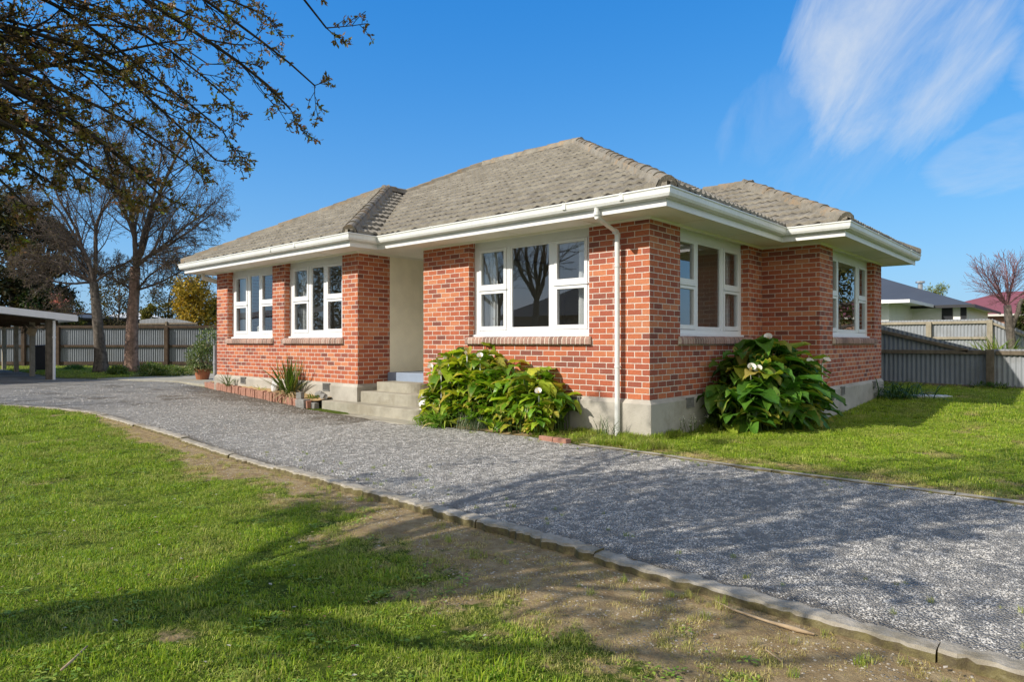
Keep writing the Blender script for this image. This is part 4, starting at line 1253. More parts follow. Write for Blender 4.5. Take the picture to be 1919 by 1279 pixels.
# ------------------------------------------------------------------ edging bricks, stones, ornaments
eb0 = None; ebm = None
x = -6.95; i = 0
bedline = [(-13.2,-.42),(-11.33,-.74),(-9.32,-.94),(-7.29,-1.08),(-6.8,-1.10)]
r = random.Random(50)
def brick_mesh(name, sx, sy, sz, mat, seed):
    m = MB(); rr = random.Random(seed); m.obox((0,0,sz/2), sx, sy, sz)
    for k, v in enumerate(m.v): m.v[k] = tuple(c_ + rr.uniform(-.006,.006) for c_ in v)
    return m
def brick(label, cat, loc, rz_, size, mat, seed, group=None, name='edging_brick'):
    m = brick_mesh(name, *size, mat, seed)
    o = m.build(name, M[mat], None, bevel=.008, loc=None)
    o.location = loc; o.rotation_euler = (r.uniform(-.04,.04), r.uniform(-.04,.04), rz_)
    return tag(o, label, cat, group)
while x > -13.0:
    long_ = -12.0 > x or -7.9 < x
    sx = .22 if long_ else .105
    xc = x - sx/2; yc = interp(bedline, xc)
    ang = -.09 + r.uniform(-.06,.06)
    brick('old red brick edging the straw mulched bed along the left wing', 'edging brick', (xc, yc+r.uniform(-.015,.015), gz(xc)-.005), ang, (sx-.008, .10, .15 if long_ else .185 + r.uniform(-.015,.015)), 'edgebrick', 100+i, 'bricks edging the mulched bed')
    x -= sx + r.uniform(0, .012); i += 1
for k in range(4):
    brick('brick of the short return stack at the left end of the mulched bed', 'edging brick', (-13.05+.02*k, -.28+.20*(k%2)+.0, gz(-13)+.0+.08*(k//2)), 1.5, (.21,.1,.075), 'edgebrick', 150+k, 'bricks stacked at the bed corner')
brick('grey concrete block lying on the bed edge near the porch steps', 'concrete block', (-7.18,-1.12,gz(-7.2)-.01), -.05, (.33,.14,.17), 'stone', 160, name='concrete_block')
brick('small grey stone standing on the bed edge behind the concrete block', 'stone', (-7.42,-1.04,gz(-7.4)+.14), .3, (.13,.1,.14), 'stone', 161, name='stone')
brick('weathered half brick at the end of the bed beside the bottom step', 'edging brick', (-6.96,-1.02,gz(-7)-.01), .15, (.20,.12,.12), 'stone', 162)
brick('reddish brick left of two beside the gravel below the downpipe', 'edging brick', (-.98,-1.06,-.03), .02, (.235,.11,.10), 'edgebrick', 163)
brick('brown brick right of two beside the gravel below the downpipe', 'edging brick', (-.72,-1.075,-.03), -.03, (.235,.11,.10), 'edgebrick', 166)
def rock(label, cat, loc, size, mat, seed, name='stone'):
    rr = random.Random(seed); bm = bmesh.new(); bmesh.ops.create_icosphere(bm, subdivisions=2, radius=1)
    for v in bm.verts:
        k_ = 1 + .35*noise.noise(v.co*1.3 + Vector((seed, 0, 0)))
        v.co = Vector((v.co.x*size[0]*k_, v.co.y*size[1]*k_, v.co.z*size[2]*k_))
    me = bpy.data.meshes.new(name); bm.to_mesh(me); bm.free(); me.materials.append(M[mat])
    o = bpy.data.objects.new(name, me); COL.objects.link(o); o.location = loc
    return tag(o, label, cat)
rock('white rounded stone leaning on the left wing wall beside the flax', 'stone', (-8.95,-.76,gz(-9)+.28), (.11,.07,.17), 'white_stone', 2)
rock('dark grey stone on the ground by the wing vent', 'stone', (-6.93,-.80,gz(-7)+.20), (.09,.07,.08), 'stone', 5)
rock('pale flat boulder by the left end of the porch steps', 'stone', (-7.2,-.74,gz(-7.1)+.22), (.14,.08,.09), 'stone', 8)
# white plaster figure on the bottom step
sp_ = (-3.98,-.70,.20)
sg = thing('garden_statue', 'small white plaster figurine seated beside the porch steps at the lily edge', 'ornament', sp_)
m = MB(); m.lathe([(.085,0),(.09,.03),(.08,.035),(.085,.08),(.07,.14),(.045,.19),(.03,.205)], sp_, 16)
for sgn in (-1, 1): m.tube([(sp_[0]+sgn*.06,sp_[1],sp_[2]+.16),(sp_[0]+sgn*.085,sp_[1]-.03,sp_[2]+.11),(sp_[0]+sgn*.04,sp_[1]-.075,sp_[2]+.09)], [.02,.018,.014], 8)
m.build('body', M['statue'], sg, smooth=True)
m = MB(); m.lathe([(.02,0),(.045,.02),(.055,.055),(.045,.09),(.02,.11),(.004,.114)], (sp_[0],sp_[1],sp_[2]+.2), 16); m.obox((sp_[0],sp_[1]-.055,sp_[2]+.25), .014,.02,.02)
m.build('head', M['statue'], sg, smooth=True)
# lantern on the inside sill of the far left window
lp = (-10.35, YW+.30, 1.50)
ln_ = thing('lantern', 'cream tin lantern standing inside the far left window', 'ornament', lp)
m = MB(); m.lathe([(.10,0),(.11,.02),(.11,.20),(.13,.215),(.06,.29),(.03,.30),(.03,.33)], lp, 14); m.build('body', M['house_cream'], ln_)
m = MB(); m.tube([(lp[0]+.1*math.cos(a*PI/8), lp[1], lp[2]+.27+.13*math.sin(a*PI/8)) for a in range(9)], .008, 5); m.build('handle', M['metal'], ln_)
sh_ = MB(); sh_.box(-11.3,-9.5,YW+.24,YW+.46,1.44,1.498); shelf = sh_.build('window_shelf', M['frame'], house)
# sticks on the bare ground
def stick(label, pts, rad):
    m = MB(); m.tube(pts, rad, 6)
    o = m.build('stick', M['stick'], None, smooth=True, loc=pts[0]); tag(o, label, 'stick')
def gp(u, v, off=.0):
    zz = -.06
    for _ in range(8):
        t = (CAMP[2]-zz)*F/(v-642); p = at(u, t); zz = front_z(p[0], p[1]) + off
    return (p[0], p[1], zz)
stick('long pale split branch lying on bare soil near the kerb', [gp(1340,1127,.012), gp(1372,1143,.02), gp(1440,1166,.018), gp(1490,1180,.015), gp(1527,1190,.012)], [.004,.006,.007,.013,.006])
stick('short curved twig just right of the long pale branch', [gp(1480,1147,.01), gp(1515,1160,.02), gp(1545,1178,.012)], [.006,.006,.004])
stick('thin dark curved twig beside the kerb at right', [gp(1533,1153,.01), gp(1550,1170,.018), gp(1562,1177,.01)], [.004,.004,.003])
stick('thin brown twig on the dirt below the pale branch', [gp(1436,1219,.01), gp(1466,1241,.012)], [.004,.004])
stick('grey twig lying in the shaded grass at lower left', [gp(115,1257,.03), gp(135,1240,.035), gp(164,1212,.03)], [.005,.006,.004])
ws = MB(); p0 = (2.02, 8.95, .012); ws.obox((1.98,8.6,.19), .70,.33,.05, .55)
o = ws.build('paving_slab', M['white_stone'], None, bevel=.006, loc=(1.98,8.6,.16)); tag(o, 'flat white slab lying on the side lawn before the fence', 'paving slab')
# short grey drain pipe at the left house corner
dp_ = at(404, 18.6, gz(-12.4)); m = MB(); m.tube([dp_, (dp_[0],dp_[1],dp_[2]+.55), (dp_[0],dp_[1],dp_[2]+1.12)], .055, 12)
m.tube([(dp_[0],dp_[1],dp_[2]+.6),(dp_[0],dp_[1],dp_[2]+.68)], .066, 12)
o = m.build('drain_pipe', M['grey_pipe'], None, loc=dp_); tag(o, 'short upright grey pipe beside the left corner of the house', 'pipe')

# ------------------------------------------------------------------ big blossom tree overhanging the lawn from the left
cb = (-.15, -9.35, -.09)
ct = thing('cherry_tree', 'large cherry tree in bud whose branches hang into view above the lawn', 'tree', cb)
r = random.Random(77)
fork = Vector((-.05, -9.3, 1.75))
m = MB(); m.tube([cb, (-.14,-9.35,.3), (-.1,-9.33,1.0), tuple(fork)], [.42,.31,.27,.27], 14)
m.build('trunk', M['bark_dark'], ct, smooth=True)
lm = MB(); tips = []
# limbs reaching into the picture
vis = [((-60,120),(300,365),3.7,.042),((-50,165),(240,376),3.5,.046),((-70,205),(205,352),3.4,.04),((-40,95),(350,305),3.8,.036),
 ((-40,150),(275,335),3.6,.036),((0,40),(405,300),4.1,.034),((40,-10),(418,245),4.2,.03),((-40,150),(345,74),4.3,.034),((110,-20),(432,188),4.3,.03),((230,-30),(545,205),3.9,.04),((320,-40),(590,160),4.2,.03),
 ((520,-50),(612,52),3.4,.028),((-60,60),(300,58),4.6,.03),((-40,15),(220,112),4.4,.028),((-50,105),(330,182),4.7,.03),((-20,40),(262,232),4.4,.026),((60,-40),(390,120),4.9,.026),((180,-40),(470,75),4.7,.026),((-80,150),(60,300),3.6,.03),((-70,190),(190,270),4.0,.03),((-60,10),(120,180),3.8,.026),((-90,230),(85,335),3.5,.026),((-90,285),(50,385),3.4,.024),((-60,200),(135,330),3.9,.026),((-70,330),(25,440),3.6,.02),((-50,70),(370,215),4.4,.026),((300,-50),(500,30),4.4,.026)]
Pv = dict(seg=.085, wig=.17, up=[.0,.02,.03], lv=2, kids=[9,6,0], ang=[(20,50),(25,60),(30,60)], len=[.5,.5,.5], rad=[.6,.6,.6], sides=[5,4,3], rmin=.0022, taper=.35, **{'from':[.15,.15,.15]})
for ((u0, v0), (u, v), t, rr) in vis:
    e = Vector(pt(u, v, t)); via = Vector(pt(u0, v0, t*.92))
    L = (e-fork).length; n = 22
    wg = wiggle((0,0,0), (L,0,0), n, .03, r)
    f0 = fork + rvec(r)*.1; fv = (via-f0).length/((via-f0).length+(e-via).length)
    p = []
    for i in range(n+1):        # smooth bend fork -> via -> tip
        f = i/n; c_ = (via - f0*(1-fv)**2 - e*fv*fv)/(2*fv*(1-fv))
        p.append(f0*(1-f)**2 + c_*2*f*(1-f) + e*f*f + Vector((0, wg[i].y, wg[i].z)))
    rad = [1.25*rr*(1-.93*(i/n)**.7)+.0025 for i in range(n+1)]
    lm.tube(p, rad, 6, False)
    for i in range(7, n+1):
        f = i/n; d = (p[i]-p[i-1]).normalized()
        if f > .5: tips.append((p[i], d, 3))
        for k in range(2 if f > .45 else 1):
            if r.random() < .92:
                ax = d.cross(rvec(r)).normalized(); nd = Matrix.Rotation(R(r.uniform(18,55)), 3, ax) @ d
                grow(lm, p[i], nd, L*r.uniform(.05,.15)*(1.3-.75*f), max(.0035, rad[i]*.5), 1, r, Pv, tips)
# rest of the crown, outside the picture: it throws the dappled shade
Pc = dict(seg=.25, wig=.15, up=[.05,.04,.02], lv=3, kids=[5,4,4], ang=[(25,60),(25,65),(30,70)], len=[.55,.5,.45], rad=[.55,.55,.5], sides=[6,4,3,3], rmin=.005, taper=.3, **{'from':[.25,.15,.15]})
tips2 = []
view_az = math.atan2(DV[1], DV[0])
for i in range(19):
    az = 2*PI*i/19 + r.uniform(-.2,.2); el = R(r.uniform(28,78))
    da = abs((az - view_az + PI) % (2*PI) - PI)
    if da < R(50) and el < R(60): el = R(r.uniform(58,80))
    d = Vector((math.cos(az)*math.cos(el), math.sin(az)*math.cos(el), math.sin(el)))
    grow(lm, fork, d, r.uniform(3.4,5.6), r.uniform(.05,.10), 0, r, Pc, tips2)
lm.build('branches', M['bark_dark'], ct)
BUD = [(4,(.20,.14,.035)),(3,(.27,.16,.06)),(1.5,(.25,.22,.04)),(.8,(.36,.36,.05)),(.8,(.45,.24,.15))]
fm = MB(); buds(fm, tips, r, BUD, (3,6), (.014,.034), .5, .75, .014)
def in_view(p):
    t = (p.x-CAMP[0])*DV[0]+(p.y-CAMP[1])*DV[1]; l_ = (p.x-CAMP[0])*RV[0]+(p.y-CAMP[1])*RV[1]
    return t > .3 and abs(l_) < t*.86 and p.z-CAMP[2] < t*.58
near = [q_ for q_ in tips2 if in_view(q_[0])]
tips2 = [q_ for q_ in tips2 if fbm(q_[0].x*.95, q_[0].y*.95, q_[0].z*.95, 2) > .06 and not in_view(q_[0])]
buds(fm, near, r, BUD, (3,6), (.014,.034), .5, .6, .014)
buds(fm, tips2, r, BUD, (3,6), (.06,.115), .55, .9, .11)
fm.build('leaves', M['leaf'], ct)
fm = MB(); buds(fm, tips, r, [(1,(.8,.72,.70)),(1,(.62,.42,.42))], (2,4), (.016,.028), .8, .03, .015)
fm.build('blossom', M['leaf'], ct)

# ------------------------------------------------------------------ leafy background trees
def tree(name, label, u, t, v_base, v_top, wpx, n, leafL, pal, seed, trunk_r=.15, lobes=9, low=.25, mat='leaf_far', bark='bark', wr=.55, z0=None, hole=.0, group=None):
    r = random.Random(seed)
    zb = gz(-25) if z0 is None else z0; zt = hz(v_top, t); W = wpx/F*t/2; b = at(u, t, zb)
    T = thing(name, label, 'tree', b, group)
    H = zt - zb; zc0 = zb + H*low
    tm = MB(); pts = wiggle(b, (b[0]+r.uniform(-.1,.1), b[1], zb+H*.75), 6, .02, r)
    tm.tube(pts, [trunk_r*(1.25 if i == 0 else 1-.13*i) for i in range(7)], 9)
    m = MB(); lob = []
    for i in range(lobes):
        f = (i+.5)/lobes; zz = zc0 + (zt-zc0)*(.1+.8*f)
        wid = W*math.sin(PI*min(1,.18+.74*f))**.7
        a = i*2.4 + r.uniform(-.4,.4); q_ = wid*r.uniform(.3,.75)
        rad_ = W*r.uniform(.32,.5)
        c = Vector((b[0]+q_*math.cos(a), b[1]+q_*math.sin(a), zz)); lob.append((c, rad_))
        tm.tube(wiggle(pts[min(5, 2+int(f*4))], c, 5, .05, r), [trunk_r*.5, trunk_r*.4, trunk_r*.3, trunk_r*.22, trunk_r*.15, trunk_r*.08], 5, False)
    tm.build('trunk', M[bark], T, smooth=True)
    tot = sum(x_[1]**2 for x_ in lob)
    for c, rad_ in lob:
        for i in range(int(n*rad_**2/tot)):
            d = rvec(r); k_ = .35 + .68*r.random()**.5
            k_ *= 1 + .5*fbm(c.x+d.x*1.8, c.y+d.y*1.8, c.z+d.z*1.8, 3)
            p = c + Vector((d.x, d.y, d.z*.85))*rad_*k_
            if p.z < zb + .1: continue
            if hole and fbm(p.x*.9, p.y*.9, p.z*.9, 2) > hole: continue
            l_ = leafL*r.uniform(.6,1.3)
            leaf_quad(m, p, rvec(r) + Vector((0,0,-.2)), rvec(r)*.7+Vector((0,0,1)), l_, l_*wr, vcol(pick(r, pal), r))
    m.build('crown', M[mat], T)
    return T
DARKC = [(4,(.028,.036,.018)),(2,(.055,.052,.022)),(1,(.09,.07,.03))]
OLIVE = [(3,(.15,.14,.04)),(2,(.22,.19,.055)),(1,(.10,.085,.04))]
YEL = [(3,(.50,.34,.04)),(2,(.40,.28,.04)),(2,(.22,.19,.04)),(1,(.6,.43,.07))]
BROWN = [(3,(.10,.085,.05)),(2,(.14,.12,.06)),(1,(.07,.07,.03))]
CAM_ = [(4,(.025,.055,.015)),(2,(.045,.08,.02)),(1,(.09,.12,.03))]
WIL = [(3,(.22,.25,.07)),(2,(.30,.32,.10))]
tree('conifer', 'tall dark conifer at the left edge behind the carport', 24, 36, 690, 345, 180, 14000, .26, DARKC, 61, .3, 14, .08, hole=.32)
tree('conifer', 'shorter dark brown-green conifer beside the tall one behind the carport', 92, 38, 690, 395, 105, 7000, .28, DARKC, 62, .22, 10, .1)
cam_t = tree('camellia', 'dark glossy camellia with a few pink blooms behind the fence above the carport roof', 72, 35.5, 690, 535, 96, 5200, .16, CAM_, 63, .1, 9, .2, 'leaf_gloss')
tree('camellia', 'mottled olive bush with pinkish tips between camellia and bare trunk', 128, 36.5, 690, 556, 78, 3800, .15, [(3,(.10,.11,.025)),(2,(.06,.08,.02)),(1,(.26,.16,.12)),(1,(.2,.2,.04))], 64, .08, 8, .25)
r = random.Random(65); m = MB()
for i in range(26):
    u_ = 107 + r.gauss(0, 6) if i < 24 else r.uniform(60, 150); v_ = 566 + r.gauss(0, 6) if i < 24 else r.uniform(552, 592)
    p = Vector(pt(u_, v_, 34.2 + r.uniform(-.3,.3)))
    for k in range(5): leaf_quad(m, p + rvec(r)*.08, rvec(r), rvec(r), .10, .08, vcol((.62,.22,.20), r))
m.build('blossom', M['leaf'], cam_t)
tree('wattle', 'golden yellow flowering shrub tree behind the fence at the house corner', 366, 37, 690, 512, 112, 10500, .16, YEL, 66, .12, 12, .12, hole=.6)
tree('shrub_tree', 'olive brown leafless-looking shrub tree between thick trunk and golden tree', 318, 38.5, 690, 515, 95, 5200, .15, OLIVE, 67, .12, 10, .15, hole=.35)
tree('shrub_tree', 'smaller yellow-green bush directly right of the thick bare trunk', 277, 37, 690, 562, 44, 2600, .14, [(2,(.22,.2,.04)),(2,(.12,.13,.03))], 68, .08, 7, .2)
tree('shrub_tree', 'brown twiggy tree far behind the two bare trunks', 222, 44, 690, 500, 120, 5200, .17, BROWN, 69, .12, 10, .2, hole=.25)
tree('shrub_tree', 'dark evergreen shrub behind the fence hard against the left house corner', 405, 39, 690, 548, 50, 2600, .16, [(2,(.05,.06,.02)),(1,(.13,.11,.03))], 70, .1, 7, .15)
tree('willow', 'pale yellow-green willow crown above the dark roof beyond the right fences', 1752, 58, 640, 531, 66, 4200, .22, WIL, 71, .2, 9, .45, wr=.3, z0=0, hole=.3)
tree('garden_tree', 'dark bushy tree top at the right edge behind the bare purple tree', 1925, 30, 640, 560, 60, 3600, .14, [(2,(.06,.08,.025)),(1,(.10,.11,.03))], 72, .1, 8, .3, z0=0)
# purple-twigged bare tree behind the side fence
r = random.Random(81); b = at(1902, 22.5, 0)
T = thing('bare_plum_tree', 'bare tree with purplish twigs behind the low side fence at right', 'tree', b)
tm = MB(); top = Vector(at(1888, 22.5, hz(572, 22.5)))
tm.tube([b, at(1899,22.5,.9), at(1892,22.5,hz(610,22.5)), top], [.17,.14,.13,.11], 9); 
tm.tube(wiggle(at(1895,22.5,hz(622,22.5)), at(1916,22.3,hz(560,22.3)), 5, .04, r), [.09,.08,.075,.07,.06,.05], 8)
tm.build('trunk', M['bark'], T, smooth=True)
cm = MB(); tips = []
P = dict(seg=.16, wig=.12, up=[.05,.06,.06], lv=2, kids=[15,9,0], ang=[(20,50),(20,45),(20,50)], len=[.55,.5,.5], rad=[.45,.5,.5], sides=[5,3,3], rmin=.0042, taper=.3, **{'from':[.12,.1,.1]})
for x_, y_, z_, L, rr in ((-.9,.1,.75,1.5,.03),(-.45,.2,1,1.6,.035),(0,-.1,1,1.6,.035),(.35,.2,1,1.6,.03),(-1,-.2,.35,1.2,.025),(.8,-.2,.8,1.5,.03),(-.65,-.3,.9,1.6,.03),(.6,.3,.9,1.6,.03)):
    grow(cm, top, (RV[0]*x_+DV[0]*y_, RV[1]*x_+DV[1]*y_, z_), L, rr, 0, r, P, tips)
cm.build('branches', M['twig_purple'], T)
# flax behind the low fence
T = thing('flax_plant', 'yellow-green flax bush peeping over the low side fence at right', 'flax', at(1868,19.6,0))
m = MB(); strap_plant(m, at(1868,19.6,.55), 210, 1.2, .055, random.Random(82), [(3,(.17,.24,.03)),(2,(.25,.28,.05)),(1,(.10,.16,.03))], el=(15,85), droop=(.3,1.2), spread=.14, seg=5)
m.build('foliage', M['leaf'], T, smooth=True)
# small plants at the foot of the side fence
shrub('weed_patch', 'dark green weeds growing along the foot of the side fence', 'weeds', [(2.75,11.3,.22,.55,.16,.16)], 700, .10, [(1,(.05,.12,.02)),(1,(.08,.15,.03))], 84, base=(2.75,11.3,.16), wr=.2)

# ------------------------------------------------------------------ fences
def corr(mb, p0, p1, z0, ztop, pitch=.105, amp=.016, nrm=None):
    """corrugated sheet from p0 to p1; ztop(f) gives the top height"""
    p0, p1 = Vector(p0[:2]), Vector(p1[:2]); L = (p1-p0).length; d = (p1-p0).normalized(); n = Vector((d.y,-d.x))
    k = int(L/(pitch/6)); vs = []
    for i in range(k+1):
        s_ = L*i/k; w = amp*math.sin(2*PI*s_/pitch)
        p = p0 + d*s_ + n*w
        vs += [(p.x, p.y, z0), (p.x, p.y, ztop(i/k))]
    mb.add(vs, [(2*i, 2*i+2, 2*i+3, 2*i+1) for i in range(k)])
def fence(name, label, p0, p1, z0, ztop, posts, rails, tin, wood, side=1, tag_group=None, pw=.12):
    """rails: list of (z at start, z at end); posts: list of fractions"""
    P0, P1 = Vector(p0[:2]), Vector(p1[:2]); d = (P1-P0).normalized(); n = Vector((d.y,-d.x))*side; L = (P1-P0).length
    t = thing(name, label, 'fence', (P0.x, P0.y, z0), tag_group)
    m = MB(); corr(m, P0, P1, z0+.02, ztop); m.build('panel', M[tin], t, smooth=True)
    for (f0, za, f1, zb_, hh) in rails:
        a = P0.lerp(P1, f0) + n*.05; b = P0.lerp(P1, f1) + n*.05
        m = MB(); o_ = n*.025
        vs = []
        for q_, z_ in ((a, za), (b, zb_)):
            for sg, dz in ((-1,-hh/2),(1,-hh/2),(1,hh/2),(-1,hh/2)):
                vs.append((q_.x+o_.x*sg, q_.y+o_.y*sg, z_+dz))
        m.add(vs, [(0,1,2,3),(7,6,5,4),(0,4,5,1),(1,5,6,2),(2,6,7,3),(3,7,4,0)])
        m.build('rail', M[wood], t, bevel=.006, recalc=True)
    for f, zt_ in posts:
        c = P0.lerp(P1, f) + n*.105
        m = MB(); m.obox((c.x, c.y, (z0-.05+zt_)/2), pw, pw*.8, zt_-z0+.05, math.atan2(d.y, d.x))
        m.build('post', M[wood], t, bevel=.008)
    return t
# back-left boundary fence
zb = .27
a, b = at(-420, 31.6), at(352, 31.3)
a2, b2 = at(-420, 31.6), at(470, 31.3)
fr_ = lambda u: (u+420)/890.
zt = hz(612, 31.4)
fence('corrugated_fence', 'long corrugated iron fence with dark timber rails behind the two bare trunks', a2, b2, zb, lambda f: zt, [(fr_(u), zt-.04) for u in (-300,-100,50,114,316,420)], [(0,zt-.03,1,zt-.03,.13),(0,hz(649,31.4),1,hz(649,31.4),.11),(0,zb+.1,1,zb+.1,.16)], 'tin_dark', 'wood_dark', 1, pw=.17)
fence('corrugated_fence', 'pale stepped corrugated fence showing above the long fence right of the thick trunk', at(262,36), at(372,34.5), .3, lambda f: hz(612,36) + .42*math.sin(PI*min(1,.25+f*.75))**.6, [(.5,hz(603,35))], [(0,hz(608,36),1,hz(607,35),.09)], 'tin', 'wood', 1)
# side fences on the right
FY = 11.6
def fx_(u): return on_y(u, FY)[0]
xA, xP = -2.2, fx_(1857)
xl = fx_(1654); z_l = hz(611, on_y(1654, FY)[1]); z_p = hz(657, on_y(1857, FY)[1])
def top1(f):
    x_ = xA + (xP-xA)*f
    return z_l + .05 if x_ < xl - .3 else (z_l + (z_p-z_l)*sstep(0,1,0)*0 + (z_p-z_l)*min(1, max(0, (x_-xl)/(xP-.15-xl))))
def fr2(x_): return (x_-xA)/(xP-xA)
fence('sloping_fence', 'dark corrugated fence whose top slopes down to the right from the house', (xA,FY), (xP,FY), .17, top1, [(1., z_p+.02), (.02, z_l)], [(fr2(xl-.2), z_l-.10, fr2(xP-.45), z_p-.02, .09), (0, z_p-.05, .985, z_p-.05, .10), (0, .33, .985, .24, .13)], 'tin_dark', 'wood', 1, pw=.16)
fence('low_fence', 'low corrugated fence continuing right of the brown post, half in sunlight', (xP+.02,FY), (11.,FY), .17, lambda f: z_p+.03, [(.35, z_p), (.7, z_p)], [(.01, z_p-.06, 1, z_p-.06, .10), (.01,.24,1,.24,.13)], 'tin', 'wood', 1, pw=.15)
FY2 = 20.5
def fx2(u): return on_y(u, FY2)[0]
z2 = hz(599, on_y(1800, FY2)[1])
xa, xb = fx2(1560), fx2(1856)
fr3 = lambda u: (fx2(u)-xa)/(xb-xa)
fence('back_fence', 'sunlit pale corrugated fence behind the sloping fence, below the dark roofed house', (xa,FY2), (xb,FY2), 0, lambda f: z2, [(fr3(1742), z2-.08), (1., z2-.04)], [(0,z2-.11,1,z2-.11,.10),(0,hz(634,on_y(1800,FY2)[1]),1,hz(634,on_y(1800,FY2)[1]),.09)], 'tin', 'wood_light', 1, pw=.17)
pe = at(1960, 22.5)
fence('return_fence', 'short corrugated fence dropping away right from the pale back fence corner', (xb+.05,FY2-.05), (pe[0],pe[1]), 0, lambda f: z2 - .75*f, [(.98, z2-.7)], [(0,z2-.15,1,z2-.9,.09)], 'tin', 'wood_light', 1)

# ------------------------------------------------------------------ carport at far left
cz = .235
cpt = thing('carport', 'open carport with white roof edge and timber posts at the left edge', 'carport', (-19.3,-2.5,cz))
cx, cy = -19.05, -2.15                              # near corner post of the low side
zr = hz(598, 20.1)
m = MB()
sl_ = .105
roofp = [(-19.0,-1.95,zr),(-29.5,-1.55,zr),(-29.5,-8.0,zr+sl_*6.2),(-19.0,-8.0,zr+sl_*6.05)]
m.add([(x_,y_,z_+.03) for x_,y_,z_ in roofp]+[(x_,y_,z_+.09) for x_,y_,z_ in roofp], [(0,1,2,3),(7,6,5,4),(0,4,5,1),(1,5,6,2),(2,6,7,3),(3,7,4,0)])
m.build('roof', M['tin'], cpt, recalc=True)
m = MB()
def beam(a_, b_, w_, h_):
    a_, b_ = Vector(a_), Vector(b_); d = (b_-a_); dh_ = Vector((d.x,d.y,0)).normalized(); n_ = Vector((-dh_.y,dh_.x,0))*w_/2
    vs = []
    for q_ in (a_, b_):
        for sg, dz in ((-1,-h_/2),(1,-h_/2),(1,h_/2),(-1,h_/2)): vs.append(tuple(q_ + n_*sg + Vector((0,0,dz))))
    return vs, [(0,1,2,3),(7,6,5,4),(0,4,5,1),(1,5,6,2),(2,6,7,3),(3,7,4,0)]
m.add(*beam((-18.95,-1.88,zr+.03),(-18.95,-8.05,zr+.03+sl_*6.1),.035,.20)); m.add(*beam((-18.97,-1.86,zr+.02),(-29.5,-1.46,zr+.02),.035,.16))
m.build('fascia', M['paint'], cpt, recalc=True)
m = MB()
for k in range(5):
    x_ = -20.5 - k*2.1; m.add(*beam((x_,-2.0,zr-.08),(x_,-8.,zr-.08+sl_*6.1),.05,.14))
m.build('rafters', M['wood_dark'], cpt, recalc=True)
for u_, t_, wd in ((93,20.25,.17),(61,21.9,.13),(31,24.6,.13),(8,27.0,.13)):
    p = at(u_, t_); m = MB(); m.obox((p[0],p[1],(gz(p[0])-.03+zr-.02)/2), wd, wd, zr-.02-gz(p[0])+.03, 0.05)
    m.build('post', M['wood' if wd > .15 else 'wood_light'], cpt, bevel=.008)
p = at(102, 20.15); m = MB(); m.tube([(p[0],p[1],gz(p[0])),(p[0],p[1],zr-.05)], .038, 12); m.tube([(p[0],p[1],gz(p[0])+1.28),(p[0],p[1],gz(p[0])+1.33)], .048, 12)
m.build('downpipe', M['paint'], cpt)
# nesting box on a carport post
p = at(60, 21.6, hz(621, 21.6)); bh = thing('nesting_box', 'tilted brown wooden nesting box hanging from a carport post', 'bird box', p)
m = MB(); m.obox(p, .20,.18,.26, .4, .0, .45); m.build('box_body', M['stick'], bh, bevel=.006)
m = MB(); m.obox((p[0]-.06,p[1]-.02,p[2]+.15), .26,.24,.025, .4, .0, .45); m.build('lid', M['wood'], bh, bevel=.004)
# wheelie bin
p = at(77, 24.5, gz(-24)); wb = thing('wheelie_bin', 'dark wheelie bin standing under the carport by the fence', 'bin', p)
m = MB()
v = []
for z_, s_ in ((.1,.22),(.95,.27)):
    for a_, b_ in ((-1,-1),(1,-1),(1,1),(-1,1)): v.append((p[0]+a_*s_, p[1]+b_*s_, p[2]+z_))
m.add(v, [(3,2,1,0),(4,5,6,7),(0,1,5,4),(1,2,6,5),(2,3,7,6),(3,0,4,7)])
m.build('body', M['bin'], wb, bevel=.02)
m = MB(); m.obox((p[0],p[1],p[2]+.985), .6,.62,.06, 0, .06); m.build('lid', M['bin'], wb, bevel=.02)
for sg in (-1,1):
    m = MB(); m.tube([(p[0]+.2,p[1]+sg*.2,p[2]+.1),(p[0]+.2,p[1]+sg*.26,p[2]+.1)], .1, 14); m.build('wheel', M['dark'], wb)

